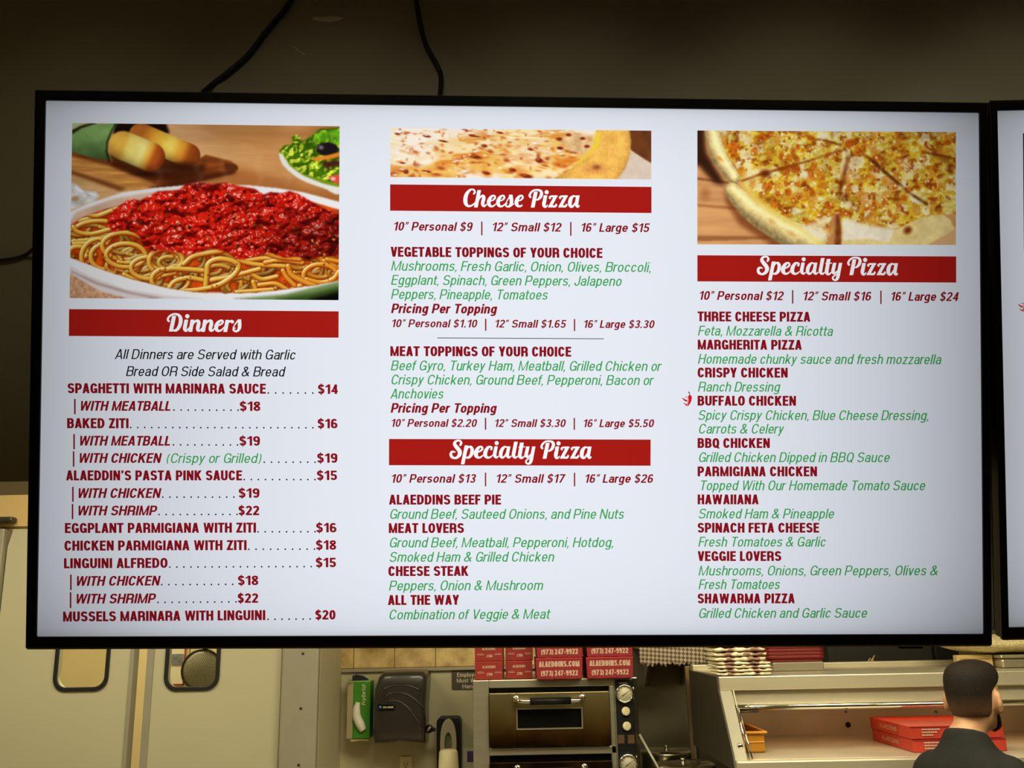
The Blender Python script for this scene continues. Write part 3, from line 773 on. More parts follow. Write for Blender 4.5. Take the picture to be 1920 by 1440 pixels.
def paint_special():
    K = Canvas(440, 194, 28, 1888, 44, 860, 11)
    R = K.rng
    pl = (.85 + .25 * K.noise(160, 3, 3, .35))
    K.c = np.array([216,156,104.]) * pl[..., None]
    K.put(K.poly([(28,380),(250,410),(250,425),(28,398)], 4), (120,70,36), .7); K.put(K.poly([(28,570),(330,590),(560,620),(560,632),(28,590)], 4), (150,92,54), .6); K.put(K.poly([(28,800),(700,800),(700,816),(28,838)], 5), (130,80,44), .6)
    K.put(K.ell(85, 500, 55, 70, .9), (158,98,56), .6)
    K.put(K.poly([(28,40),(80,40),(90,200),(180,350),(230,440),(150,420),(28,290)], 16), (52,26,12), .9)
    K.put(K.poly([(215,450),(330,620),(600,820),(680,865),(560,865),(330,720),(230,560)], 18), (110,60,28), .7)
    # topping
    top = K.poly([(80,30),(1900,30),(1900,640),(1800,640),(1600,700),(1400,750),(1060,790),(1060,865),(940,865),(760,770),(560,640),(400,470),(340,400),(240,260),(200,170)], 4)
    h = K.blur(K.lumps(44), 5) * 6 + K.blur(K.lumps(24), 3) * 4 + K.noise(60, 3) * 9 + K.noise(20, 2) * 3
    img = K.shade(h, (240,202,76), (168,98,16), (255,252,224), (.45, .90), sun=(-.2, -.5, .84), bump=.6, sp=60, sa=.9)
    gr = K.noise(120, 3)
    hn = K.blur(h, 7); hn = (hn - hn.min()) / (hn.max() - hn.min()); hs = np.sort(hn.ravel()); hn = np.searchsorted(hs, hn) / hn.size
    tint = np.dstack([np.interp(hn, [0, .14, .30, .55, .8, 1], [(120,184,226,244,250,255)[i] for i in range(6)]) if c == 0 else np.interp(hn, [0, .14, .30, .55, .8, 1], ((46,96,168,204,222,244) if c == 1 else (8,14,36,62,120,196))) for c in range(3)])
    img = img * .42 + tint * .58
    img = img * (.72 + .38 * gr)[..., None]
    K.put(top, img)
    K.put(np.clip((K.noise(90, 3) - .50) * 7, 0, 1) * top, (236,196,44), .25)
    K.put(np.clip((K.noise(85, 3) - .56) * 8, 0, 1) * top, (254,244,214), .6)
    K.put(np.clip((K.noise(62, 3) - .56) * 9, 0, 1) * top, (204,108,20), .5)
    K.put(np.clip((K.noise(34, 3) - .60) * 6, 0, 1) * top, (150,66,14), .75)
    for i in range(46):
        x = 260 + R.rand() * 1600; y = 60 + R.rand() * 640
        if top[int((y - K.Y0) * K.ky), int((x - K.X0) * K.k) % K.W] < .9: continue
        K.put(K.ell(x, y, 22 + 26 * R.rand(), 18 + 20 * R.rand(), .5, R.rand() * 3), np.array([196,98,22.]) * (.7 + .6 * K.noise(16, 2))[..., None], .8)
    for i in range(120):
        x = 240 + R.rand() * 1640; y = 60 + R.rand() * 700
        K.put(K.ell(x, y, 8 + 12 * R.rand(), 6 + 8 * R.rand(), .7, R.rand() * 3) * top, (255,244,196), .7)
    # crusts
    def crust(pts, wd, c):
        m = np.zeros((K.H, K.W)); sh = np.zeros((K.H, K.W))
        p = crom(pts, 8)
        for x, y, r in p:
            d = np.hypot(K.ux - x, K.uy - y) / r
            v = np.clip(1 - d, 0, 1); m = np.maximum(m, np.clip(v / .08, 0, 1))
            q = np.clip(1 - np.hypot(K.ux - x - r * .1, K.uy - y + r * .35) / r, 0, 1); sh = np.maximum(sh, q)
        img = np.array(c) * (.62 + .55 * sh + .16 * (K.noise(16, 2) - .5) + .25 * (K.noise(80, 3) - .5))[..., None]
        K.put(m, img)
    crust([(130,40,55),(150,130,58),(190,240,60),(250,330,55),(290,385,45)], 0, (255,220,150))
    crust([(275,470,55),(340,540,70),(440,630,85),(560,710,92),(690,780,98),(860,850,95)], 0, (255,222,150))
    K.put(K.poly([(320,410),(360,410),(520,560),(640,650),(820,770),(960,860),(900,860),(740,740),(560,640),(420,540)], 12), (246,206,96), .8)
    K.put(K.ell(560, 690, 50, 26, .9, .5), (190,120,60), .5); K.put(K.ell(700, 780, 55, 26, .9, .5), (200,130,70), .5); K.put(K.ell(190, 245, 45, 20, .9, .6), (210,130,40), .7)
    K.put(K.poly([(340,380),(350,350),(500,300),(560,330),(440,400)], 14), (250,226,170), .6)
    # lower right slice: pale rim
    K.put(K.poly([(1060,690),(1100,670),(1250,720),(1440,740),(1460,860),(1060,860)], 14), np.array([250,236,206.]) * (.9 + .2 * K.noise(50, 3))[..., None], .92)
    K.put(K.poly([(1440,760),(1640,660),(1790,640),(1850,680),(1882,745),(1800,800),(1680,862),(1060,862),(1060,830),(1250,815),(1400,840)], 4), np.array([240,210,140.]) * (.86 + .26 * K.noise(60, 3))[..., None])
    K.put(K.poly([(1682,866),(1885,752),(1895,866)], 3), (214,168,120))
    K.put(K.ell(1540, 755, 48, 40, .7, -.6), (120,52,14), .9)
    K.put(K.poly([(780,730),(880,690),(960,760),(950,840),(850,800)], 18), (252,240,214), .7)
    # cuts
    def cut(a, w, col=(110,54,14), al=.8):
        K.put(K.poly(a, w + 3), col, al * np.clip(K.noise(60, 2) * 1.6, .35, 1))
    cut([(330,402),(480,345),(700,284),(860,240),(1050,172),(1090,180),(1040,200),(860,256),(700,304),(500,362),(350,412)], 3, (140,74,18), .85)
    cut([(820,92),(940,100),(1065,138),(1060,152),(930,116),(820,106)], 3)
    cut([(1095,190),(1130,230),(1100,330),(1072,430),(1050,540),(1022,548),(1040,450),(1075,330),(1092,260)], 4, (110,52,14))
    cut([(1000,640),(1050,640),(1045,860),(950,860),(975,720)], 3, (196,134,84), 1)
    cut([(1022,640),(1055,640),(1056,860),(1012,860)], 4, (120,64,26), .95)
    cut([(1185,176),(1290,240),(1400,340),(1560,478),(1690,560),(1680,580),(1550,500),(1390,365),(1280,268)], 3, (96,46,12))
    cut([(1640,180),(1780,206),(1890,232),(1890,246),(1770,222),(1640,196)], 3)
    K.put(K.ell(515, 350, 55, 42, .7), (110,48,12), .9)
    return K.finish(.42, .96)

# ------------------------------------------------------------------ materials of the place
M = {}
M['floor'] = mat('quarry_floor', (164, 146, 120), .5, noise=.12, nscale=3)
M['ceiling'] = mat('ceiling_board', (200, 195, 180), .8, noise=.05, nscale=6)
M['soffit'] = mat('soffit_paint', (150, 146, 122), .55, noise=.06, nscale=2.2, bump=.05, bscale=25)
M['chip'] = mat('paint_patch', (206, 196, 170), .6, noise=.08)
M['wall'] = mat('kitchen_wall_paint', (188, 180, 150), .5, noise=.07, nscale=2.5, bump=.06, bscale=30)
M['tan_wall'] = mat('tan_wall_paint', (206, 190, 140), .6, noise=.08, nscale=2)
M['header'] = mat('door_header', (196, 166, 110), .6, noise=.10, nscale=2)
M['door'] = mat('door_laminate', (186, 180, 152), .42, noise=.05, nscale=1.6, bump=.03, bscale=9)
M['steel'] = mat('brushed_steel', (178, 172, 152), .42, .8, noise=.10, nscale=6, stretch=(1, 1, 14), bump=.02, bscale=40)
M['steel_h'] = mat('brushed_steel_across', (186, 180, 160), .40, .8, noise=.10, nscale=5, stretch=(.4, 5, 9), bump=.01, bscale=40)
M['steel_dull'] = mat('dull_steel', (150, 142, 124), .5, .75, noise=.18, nscale=5, bump=.03)
M['strip'] = mat('aluminium_strip', (164, 158, 140), .42, .25, noise=.06)
M['chrome'] = mat('chrome', (226, 224, 214), .10, 1.0, noise=.02)
M['dark_side'] = mat('dark_grey_side', (62, 56, 44), .5, .3, noise=.15, nscale=4)  # darker grey than the warmer's other panels
M['grey_panel'] = mat('grey_steel_sheet', (120, 112, 90), .45, .55, noise=.12, nscale=2.5)
M['black'] = mat('black_plastic', (15, 15, 16), .5, noise=.05, spec=.3)
M['black_gloss'] = mat('black_gloss_plastic', (8, 8, 9), .35, noise=.03, spec=.25)
M['rubber'] = mat('black_rubber', (14, 14, 15), .6, noise=.05)
M['screw'] = mat('screw_steel', (90, 84, 70), .4, .9, noise=.1)
M['red_card'] = mat('red_card', (146, 36, 30), .6, noise=.06, nscale=14)
M['red_card2'] = mat('crimson_card', (146, 28, 36), .55, noise=.06, nscale=14)
M['red_plastic'] = mat('red_plastic', (118, 12, 12), .4, noise=.04)
M['print'] = mat('pale_print', (206, 172, 150), .6, noise=.05)
M['cream'] = mat('cream_plastic', (226, 214, 172), .35, noise=.03)
M['paper'] = mat('paper', (214, 204, 176), .7, noise=.04)

# ------------------------------------------------------------------ the room
struct('floor', MB().box(-4, 4, -3, 6, -.1, 0), M['floor'])
struct('ceiling', MB().box(-4, 4, -3, 6, 2.9, 3.0), M['ceiling'])
struct('wall_left', MB().box(-4.1, -4, -3, 6, 0, 3), M['wall'])
struct('wall_right', MB().box(4, 4.1, -3, 6, 0, 3), M['wall'])
struct('wall_front', MB().box(-4, 4, -3.1, -3, 0, 3), M['soffit'])
ZS = at(30, 903, 1.45).z
sof = struct('wall_soffit', MB().box(-4, 4, 1.45, 1.59, ZS, 2.9), M['soffit'])
chip = MB()
c0 = [at(x, y, 1.4492) for x, y in ((587, 33), (610, 32), (622, 30), (646, 34), (636, 39), (615, 42), (596, 40), (588, 38))]
chip.prism([(p.x, p.z) for p in c0], 'y', 1.4485, 1.4499)
struct('trim_4', chip, M['chip'], None)
chip = MB()
c0 = [at(x, y, 1.4492) for x, y in ((549, 87), (556, 94), (570, 104), (574, 102), (562, 96), (552, 88))]
chip.prism([(p.x, p.z) for p in c0], 'y', 1.4485, 1.4499)
struct('trim_5', chip, M['chip'], None)

# back wall with its band of tiles
XC = -.808
struct('wall_back', MB().box(XC, 4, 4.6, 4.7, 0, 2.9), M['wall'])
ZT = at(760, 1253, 4.59).z
tile = bpy.data.materials.new('travertine_tile'); tile.use_nodes = True
nt = tile.node_tree; b = nt.nodes['Principled BSDF']
tc = nt.nodes.new('ShaderNodeTexCoord'); mp = nt.nodes.new('ShaderNodeMapping'); br = nt.nodes.new('ShaderNodeTexBrick')
mp.inputs['Rotation'].default_value = (math.pi / 2, 0, 0); mp.inputs['Location'].default_value = (.0, -ZT, 0)
br.offset = 0; br.inputs['Scale'].default_value = 1.0; br.inputs['Brick Width'].default_value = .188; br.inputs['Row Height'].default_value = .19
br.inputs['Mortar Size'].default_value = .0022
nz = nt.nodes.new('ShaderNodeTexNoise'); nz.inputs['Scale'].default_value = 14; nz.inputs['Detail'].default_value = 7
rp = nt.nodes.new('ShaderNodeValToRGB'); rp.color_ramp.elements[0].position = .32; rp.color_ramp.elements[1].position = .62
rp.color_ramp.elements[0].color = (*lin((168, 134, 78)), 1); rp.color_ramp.elements[1].color = (*lin((226, 198, 136)), 1)
nt.links.new(tc.outputs['Object'], mp.inputs[0]); nt.links.new(mp.outputs[0], br.inputs['Vector'])
nt.links.new(tc.outputs['Object'], nz.inputs[0]); nt.links.new(nz.outputs['Fac'], rp.inputs[0])
nt.links.new(rp.outputs[0], br.inputs['Color1']); nt.links.new(rp.outputs[0], br.inputs['Color2'])
br.inputs['Mortar'].default_value = (*lin((120, 96, 56)), 1)
nt.links.new(br.outputs['Color'], b.inputs['Base Color']); b.inputs['Roughness'].default_value = .45
struct('trim_1', MB().box(XC, .5, 4.585, 4.6, ZT, 2.9), tile)
struct('trim_2', MB().box(XC, .5, 4.58, 4.6, ZT - .012, ZT), M['strip'])
# steel sheet behind the stove and the dark upper wall beside it
struct('trim_3', MB().box(.50, 4, 4.57, 4.6, .9, 2.9), M['grey_panel'])

# the wall that holds the swing doors, at Y = 4.1
YD = 4.1
ZD = at(40, 992, YD).z
xd = lambda px, py=1330: at(px, py, YD).x
XL0, XL1, XR0, XR1 = xd(6, 1100), xd(243), xd(273), xd(524)
struct('wall_doors', MB().box(-4, XC, YD, YD + .12, ZD + .012, 2.9).box(-4, XL0 - .06, YD, YD + .12, 0, ZD + .012).box(xd(596), XC - .003, YD, YD + .12, 0, ZD + .012), M['header'])
struct('trim_6', MB().box(XL0 - .075, XL0 - .006, YD - .03, YD + .1, 0, ZD), M['strip'], bevel=.004)
struct('wall_return', MB().box(XC - .06, XC, YD, 4.6, 0, 2.9), M['wall'])
jx0, jx1 = xd(529), xd(598)
jamb = struct('trim_7', MB().box(jx0, jx1, YD - .035, YD + .02, 0, ZD + .08), M['strip'], bevel=.008)
for px, py in ((568, 1225), (564, 1328), (560, 1434)):
    p = at(px, py, YD - .035)
    tag(MB().lathe([(.0058, 0), (.0058, .003), (.004, .005)], (p.x, YD - .034, p.z), 'y', 12).build('screw', M['screw'], jamb), kind='structure')
# room behind the doors
struct('wall_far', MB().box(-4, XC - .06, 5.6, 5.7, 0, 2.9), M['tan_wall'])

glass = mat('window_glass', (235, 238, 230), .04, spec=.5, trans=1.0)
glass.node_tree.nodes['Principled BSDF'].inputs['IOR'].default_value = 1.02
def swing_door(name, x0, x1, wx0, wx1, zb):
    zt = zb + .36; y = YD
    o = rrect(wx0, wx1, zb, zt, .045)
    # leaf with a rounded window cut out
    outer = []
    for px, pz in o:
        u = (px - (wx0 + wx1) / 2) / ((wx1 - wx0) / 2); v = (pz - (zb + zt) / 2) / ((zt - zb) / 2)
        k = 1.0 / max(abs(u), abs(v))
        outer.append((px, pz, u * k, v * k))
    ring = [((x0 + x1) / 2 + u * (x1 - x0) / 2, (.02 + ZD) / 2 + v * (ZD - .02) / 2) for _, _, u, v in outer]
    leaf = MB().ring(ring, o, 'y', y, y + .04)
    d = struct(name, leaf, M['door'])
    tag(MB().ring(rrect(wx0 - .010, wx1 + .010, zb - .010, zt + .010, .052), rrect(wx0 + .006, wx1 - .006, zb + .006, zt - .006, .04), 'y', y - .009, y + .001).build('window_gasket', M['rubber'], d, .003), kind='structure')
    tag(MB().prism(rrect(wx0 + .001, wx1 - .001, zb + .001, zt - .001, .044), 'y', y + .016, y + .022).build('window_pane', glass, d), kind='structure')
    return d
w1z, w2z = at(155, 1291, YD).z, at(361, 1290, YD).z
d1 = swing_door('door_1', XL0, XL1, at(107, 1250, YD).x, at(201, 1250, YD).x, w1z)
d2 = swing_door('door_2', XR0 + .013, XR1, at(314, 1250, YD).x, at(408, 1250, YD).x, w2z)
tag(MB().box(XL1 - .012, XL1 + .004, YD - .006, YD + .05, .02, ZD).build('edge_strip', M['strip'], d1, .002), kind='structure')
tag(MB().box(XR0 - .008, XR0 + .020, YD - .008, YD + .05, .02, ZD).build('edge_strip', M['strip'], d2, .003), kind='structure')
cl = thing('door_closer', at(12, 975, YD), 'dull brass door closer arm above the left swing door', 'door closer')
p = at(18, 977, YD)
MB().box(p.x - .08, p.x + .035, YD - .05, YD - .001, p.z - .010, p.z + .014).build('closer_body', M['screw'], cl, .008)
MB().box(p.x - .16, p.x - .02, YD - .075, YD - .05, p.z - .030, p.z - .018).build('closer_arm', M['strip'], cl, .004)

# seen through the windows of the doors
st = thing('strainer', at(380, 1240, 4.35), 'round wire mesh skimmer hanging behind the right door window', 'strainer')
mesh_m = bpy.data.materials.new('wire_mesh'); mesh_m.use_nodes = True
nt = mesh_m.node_tree; b = nt.nodes['Principled BSDF']
tc = nt.nodes.new('ShaderNodeTexCoord'); ck = nt.nodes.new('ShaderNodeTexChecker'); ck.inputs['Scale'].default_value = 240
ck.inputs['Color1'].default_value = (*lin((170, 160, 130)), 1); ck.inputs['Color2'].default_value = (*lin((90, 84, 66)), 1)
nt.links.new(tc.outputs['Object'], ck.inputs[0]); nt.links.new(ck.outputs[0], b.inputs['Base Color']); b.inputs['Roughness'].default_value = .5
pc = at(377, 1257, 4.35); rr = .088
MB().lathe([(rr * q, .02 * (1 - q * q)) for q in (1, .8, .55, .3, .02)], (pc.x, 4.36, pc.z), 'y', 28).build('basket', mesh_m, st)
MB().tube([(pc.x + rr * math.cos(a * math.pi / 16), 4.36, pc.z + rr * math.sin(a * math.pi / 16)) for a in range(33)], .004, 8).build('rim', M['screw'], st)
MB().tube([(pc.x + .01, 4.36, pc.z + rr), (pc.x + .014, 4.36, pc.z + rr + .16)], [.010, .006], 8).build('handle', M['screw'], st)
MB().tube([(pc.x + .014, 4.36, pc.z + rr + .16), (pc.x + .014, 4.37, pc.z + rr + .175), (pc.x + .014, 5.6, pc.z + rr + .175)], .003, 6).build('hanging_rod', M['screw'], st)
p0, p1 = at(318, 1285, 4.7), at(350, 1200, 4.7)
nb = thing('notice_sheet', (p0.x, 4.7, p0.z), 'white notice with a red border and dark picture behind the right door window', 'notice')
MB().box(p0.x, p1.x, 4.7, 4.704, p0.z, p1.z).build('sheet', M['paper'], nb)
MB().box(p1.x - .006, p1.x, 4.697, 4.7, p0.z, p1.z).box(p0.x, p1.x, 4.697, 4.7, p0.z + .0, p0.z + .006).build('border', M['red_card'], nb)
q0, q1 = at(320, 1246, 4.69), at(343, 1226, 4.69)
MB().box(q0.x, q1.x, 4.697, 4.7, q0.z, q1.z).build('picture', mat('grey_photo', (110, 112, 110), .6, noise=.5, nscale=60), nb)
MB().box(p0.x - .02, p1.x + .015, 4.704, 4.72, p0.z - .02, p1.z + .2).build('board', M['tan_wall'], nb)
MB().box(p0.x + .03, p0.x + .05, 4.705, 4.73, 0, p0.z).build('stand', M['screw'], nb)

# ceiling lamps of the kitchen: housings with a lit diffuser
def lit(name, rgb, strength):
    m = bpy.data.materials.new(name); m.use_nodes = True
    b = m.node_tree.nodes['Principled BSDF']
    b.inputs['Emission Color'].default_value = (*rgb, 1); b.inputs['Emission Strength'].default_value = strength
    return m
DIFF = lit('lit_diffuser', KITCHEN, 6.0)
for x, y in ((-1.75, 3.0), (.1, 2.7), (1.35, 2.15)):
    f = tag(thing('ceiling_lamp', (x, y, 2.9), None, None), kind='structure')
    MB().box(x - .64, x + .64, y - .29, y + .29, 2.74, 2.9).build('housing', M['cream'], f, .006)['kind'] = 'structure'
    MB().box(x - .6, x + .6, y - .25, y + .25, 2.725, 2.74).build('diffuser', DIFF, f)['kind'] = 'structure'

def word(txt, style, x, z, y, cap, width, m, name, parent, vertical=False):
    """raised lettering on a face that looks towards -Y; x, z = left end of the baseline"""
    mb = MB()
    for poly in text_polys(txt, style, 0, width, cap):
        y -= 2e-6                                  # strokes that cross lie one upon the other
        if vertical: mb.add([(x - q[1], y, z + q[0]) for q in poly], [tuple(range(len(poly)))])
        else: mb.add([(x + q[0], y, z + q[1]) for q in poly], [tuple(range(len(poly)))])
    return mb.build(name, m, parent, fix=False)

# ------------------------------------------------------------------ things on the back wall
YB = 4.6
def P(px, py, Y): return at(px, py, Y)
# glove box
p0, p1 = P(647, 1386, 4.49), P(695, 1279, 4.49)
gb = thing('glove_box', (p0.x, 4.55, p0.z), 'green and white glove carton mounted on the wall beside the towel dispenser', 'glove box')
green = mat('green_card', (64, 140, 30), .5, noise=.05, nscale=20)
xs = p0.x + .032
MB().box(xs, p1.x, 4.49, YB, p0.z, p1.z).build('carton', green, gb, .003)
MB().prism([(xs - .001, 4.489), (p0.x, 4.52), (p0.x, YB), (xs - .001, YB)], 'z', p0.z, p1.z).build('side_panel', M['cream'], gb, .002)
MB().prism([(p0.x, p1.z + .001), (p1.x, p1.z + .001), (p1.x, p1.z + .006), (p0.x + .005, p1.z + .004)], 'y', 4.49, YB).build('lid', mat('light_green_card', (150, 190, 90), .5), gb)
cc = [(px, py) for px, py in ((661, 1278), (661, 1267), (668, 1265), (680, 1267), (689, 1272), (694, 1278))]
MB().prism([(P(a, c, 4.56).x, P(a, c, 4.56).z) for a, c in cc], 'y', 4.555, 4.565).build('backing_card', mat('navy_card', (22, 26, 46), .5, noise=.04), gb)
MB().prism([(P(a, c, 4.5).x, P(a, c, 4.5).z) for a, c in ((657, 1386), (692, 1386), (690, 1389), (676, 1388), (659, 1391))], 'y', 4.495, 4.55).build('flap', mat('tan_card', (196, 170, 120), .6), gb)
gl = crom([(P(671, 1317, 4.48).x, P(671, 1317, 4.48).z, .010), (P(668, 1330, 4.48).x, P(668, 1330, 4.48).z, .017), (P(669, 1345, 4.48).x, P(669, 1345, 4.48).z, .019), (P(676, 1360, 4.48).x, P(676, 1360, 4.48).z, .020), (P(681, 1370, 4.48).x, P(681, 1370, 4.48).z, .015)], 5)
MB().tube([(a, 4.485, c) for a, c, r in gl], [r for a, c, r in gl], 12).build('glove', mat('white_glove', (236, 230, 214), .6, noise=.05, bump=.3, bscale=80), gb)
wp = P(685, 1322, 4.489)
word('hybrid', 'boldob', wp.x, wp.z, 4.488, .018, .088, M['paper'], 'lettering', gb, True)

# paper towel dispenser
Yf = 4.40
td = thing('towel_dispenser', P(752, 1396, 4.5), 'dark smoky paper towel dispenser with a wave pattern on the wall', 'paper towel dispenser')
def Q(px, py, Y=4.46): p = at(px, py, Y); return (p.x, p.z)
smoke = mat('smoky_plastic', (47, 44, 40), .34, noise=.04, coat=.3)
body = [Q(*q) for q in ((703, 1394), (700, 1370), (701, 1320), (705, 1290), (712, 1268), (722, 1259), (760, 1257), (796, 1257), (803, 1264), (802, 1290), (799, 1330), (799, 1392), (770, 1391), (750, 1389), (730, 1393))]
bm = MB()
n = len(body); cx = sum(p[0] for p in body) / n; cz = sum(p[1] for p in body) / n
layers = [(YB, 1.0), (4.47, 1.0), (4.44, .99), (4.42, .965), (4.408, .92), (4.401, .84), (4.397, .66), (4.395, .35)]
vs = [(cx + (x - cx) * k, y, cz + (z - cz) * k) for y, k in layers for x, z in body]
fs = [(i + l * n, (i + 1) % n + l * n, (i + 1) % n + (l + 1) * n, i + (l + 1) * n) for l in range(7) for i in range(n)] + [tuple(range(7 * n, 8 * n))]
bm.add(vs, fs, True).build('cover', smoke, td)
hw_, hh_ = max(abs(p[0] - cx) for p in body), max(abs(p[1] - cz) for p in body)
def cov_y(x, z): return float(np.interp(max(abs(x - cx) / hw_, abs(z - cz) / hh_), [.35, .66, .84, .92, .965, .99, 1], [4.395, 4.397, 4.401, 4.408, 4.42, 4.44, 4.47]))
dk = mat('dispenser_groove', (16, 14, 13), .45)
for arcp in ([(707, 1308), (720, 1290), (740, 1283), (765, 1283), (790, 1292)], [(720, 1306), (735, 1297), (750, 1296), (768, 1302), (784, 1314), (796, 1326)], [(728, 1313), (742, 1311), (756, 1317), (768, 1328), (778, 1342), (790, 1358)]):
    g_ = crom([Q(x, y, 4.40) for x, y in arcp], 6); MB().tube([(a, cov_y(a, c) + .0004, c) for a, c in g_], .0028, 8).build('groove', dk, td); MB().tube([(a, cov_y(a, c - .006) + .0018, c - .006) for a, c in g_], .0052, 10).build('ridge', smoke, td)
pl = [Q(*q, 4.397) for q in ((708, 1321), (738, 1321), (742, 1325), (739, 1331), (710, 1331))]
MB().prism(pl, 'y', 4.390, 4.402).build('name_plate', M['black_gloss'], td)
q = Q(718, 1328, 4.391); word('SAN JAMAR', 'plate', q[0], q[1], 4.3892, .008, .046, M['paper'], 'lettering', td)
q = Q(713, 1326, 4.391); MB().ellipsoid((q[0], 4.390, q[1]), (.006, .002, .006)).build('logo', mat('blue_logo', (70, 130, 180), .5), td)
q = Q(801, 1365, 4.5)
MB().lathe([(.018, -.004), (.018, .004), (.014, .006)], (q[0] + .012, 4.46, q[1]), 'y', 20).build('crank_wheel', M['black_gloss'], td)
MB().tube([(q[0] + .004, 4.448, q[1] - .008), (q[0] + .02, 4.446, q[1] + .010)], .005, 8).build('crank_lever', M['strip'], td)
MB().box(q[0] - .02, q[0] + .04, 4.455, 4.48, q[1] - .012, q[1] + .004).build('crank_arm', M['black'], td, .004)

# hand washing sign, its right side runs behind the boxes
p0, p1 = P(847, 1293, 4.594), P(847, 1258, 4.594)
sg = thing('hand_washing_sign', (p0.x, 4.594, p0.z), 'brown hand washing sign with pale lettering, half hidden behind the red boxes', 'sign')
w = .21
MB().prism(rrect(p0.x, p0.x + w, p0.z, p1.z, .006), 'y', 4.594, 4.6).build('plate', mat('brown_sign', (76, 66, 54), .5, noise=.04), sg)
pm = mat('sign_print', (206, 196, 168), .6)
mb = MB()
for t, x, y, wd in (('Employees', 857, 1269.5, .118), ('Must Wash', 856.5, 1280, .122), ('Hands', 867, 1291, .075)):
    q = P(x, y, 4.593)
    for poly in text_polys(t, 'plate', 0, wd, .0185): mb.add([(q.x + a, 4.5932 - 2e-6 * (len(mb.f) % 90), q.z + c) for a, c in poly], [tuple(range(len(poly)))])
mb.build('lettering', pm, sg, fix=False)

# soap dispenser
sd = thing('soap_dispenser', P(842, 1440, 4.5), 'black and grey wall soap dispenser with a cream push cover', 'soap dispenser')
def S(px, py, Y=4.5): p = at(px, py, Y); return (p.x, p.z)
bz = S(842, 1345, 4.5)[1]; hx = S(819, 1400)[0]; hx1 = S(864, 1400)[0]; z0 = bz - .30
MB().prism(rrect(hx, hx1, z0, bz, .02), 'y', 4.49, YB).build('back_plate', M['black'], sd, .004)
fx0, fx1 = S(825, 1350, 4.47)[0], S(856, 1350, 4.47)[0]; fz = S(842, 1348, 4.47)[1]
mid = (fx0 + fx1) / 2; wz = S(840, 1390, 4.47)[1]
outer = [(mid + (fx1 - mid) * math.cos(a) * (1 - .10 * (math.sin(a) < 0)), (fz + z0) / 2 + (fz - z0) / 2 * math.copysign(abs(math.sin(a)) ** .5, math.sin(a))) for a in [2 * math.pi * k / 32 for k in range(32)]]
inner = [(mid + .0165 * math.cos(2 * math.pi * k / 32), wz - .012 + .048 * math.sin(2 * math.pi * k / 32)) for k in range(32)]
MB().ring(outer, inner, 'y', 4.465, 4.49).build('front_cover', mat('warm_grey_plastic', (140, 132, 112), .35, noise=.03), sd, .004)
MB().box(mid - .02, mid + .02, 4.482, 4.489, wz - .07, wz + .05).build('sight_window', mat('soap_bag', (92, 92, 66), .3, noise=.25, nscale=60), sd)
cz = S(842, 1405, 4.44)[1]
MB().lathe([(.020, 0), (.036, -.004), (.041, -.012), (.047, -.12), (.046, -.16)], (mid + .002, 4.452, cz), 'z', 28).build('push_cover', M['cream'], sd)

# wall outlet and a small notice
p0, p1 = P(749, 1463, 4.594), P(773, 1418, 4.594)
ol = thing('power_outlet', (p0.x, 4.594, p0.z), 'beige wall power outlet under the towel dispenser', 'outlet')
MB().box(p0.x, p1.x, 4.592, YB, p0.z, p1.z).build('cover_plate', M['cream'], ol, .003)
xm, zm = (p0.x + p1.x) / 2, p1.z - .036
MB().prism(rrect(xm - .014, xm + .014, zm - .015, zm + .015, .010), 'y', 4.589, 4.592).build('socket', M['paper'], ol)
MB().box(xm - .007, xm - .005, 4.5885, 4.589, zm - .002, zm + .008).box(xm + .005, xm + .007, 4.5885, 4.589, zm - .002, zm + .008).lathe([(.003, -.0002), (.003, .0003)], (xm, 4.5888, zm - .008), 'y', 10).build('slots', M['black'], ol)
p0, p1 = P(868, 1470, 4.595), P(905, 1402, 4.595)
pn = thing('posted_notice', (p0.x, 4.595, p0.z), 'pale notice with a purple block on the wall beside the soap dispenser', 'notice')
MB().box(p0.x, p1.x, 4.597, YB, p0.z, p1.z).build('sheet', M['paper'], pn)
q0, q1 = P(876, 1429, 4.596), P(905, 1408, 4.596)
MB().box(q0.x, q1.x, 4.595, 4.597, q0.z, q1.z).build('purple_block', mat('purple_print', (84, 64, 120), .6), pn)

# ------------------------------------------------------------------ the deck oven and its boxes
YO = 4.0
ox0, ox1 = P(887, 1350, YO).x, P(1197, 1340, YO).x
oz1 = P(1040, 1273, YO).z
tb = thing('work_table', ((ox0 + ox1) / 2, 4.25, 0), 'steel work table carrying the deck oven', 'table')
MB().box(ox0 - .06, ox1 + .42, 3.74, 4.56, .86, .90).build('tabletop', M['steel_h'], tb, .004)
for x in (ox0 - .03, ox1 + .38):
    for y in (3.78, 4.5): MB().tube([(x, y, 0), (x, y, .86)], .02, 12).build('leg', M['steel'], tb)
ov = thing('deck_oven', ((ox0 + ox1) / 2, 4.25, .9), 'stainless double deck pizza oven with heat-stained doors', 'oven')
def O(px, py, Y=YO): p = at(px, py, Y); return (p.x, p.z)
def zO(py, px=1040, Y=YO): return at(px, py, Y).z
dx0, dx1 = O(918, 1340)[0], O(1143, 1345)[0]
sx1 = O(1153, 1345)[0]
top0, gapt, d1t, d1b, railb = oz1, zO(1288), zO(1297.5), zO(1398), zO(1415)
d2t = zO(1427); H1 = d1t - d1b; d2b = d2t - H1; bot = .90
body = MB().box(ox0, ox1, YO + .05, 4.5, bot, oz1)
body.box(ox0, dx0 - .002, YO, YO + .05, bot, oz1)                       # left stile
body.box(dx0 - .002, sx1, YO, YO + .05, gapt, oz1)                      # top rail
body.box(dx0 - .002, sx1, YO, YO + .05, railb, d1b - .004)
body.box(dx1 + .002, sx1, YO, YO + .05, bot, gapt)
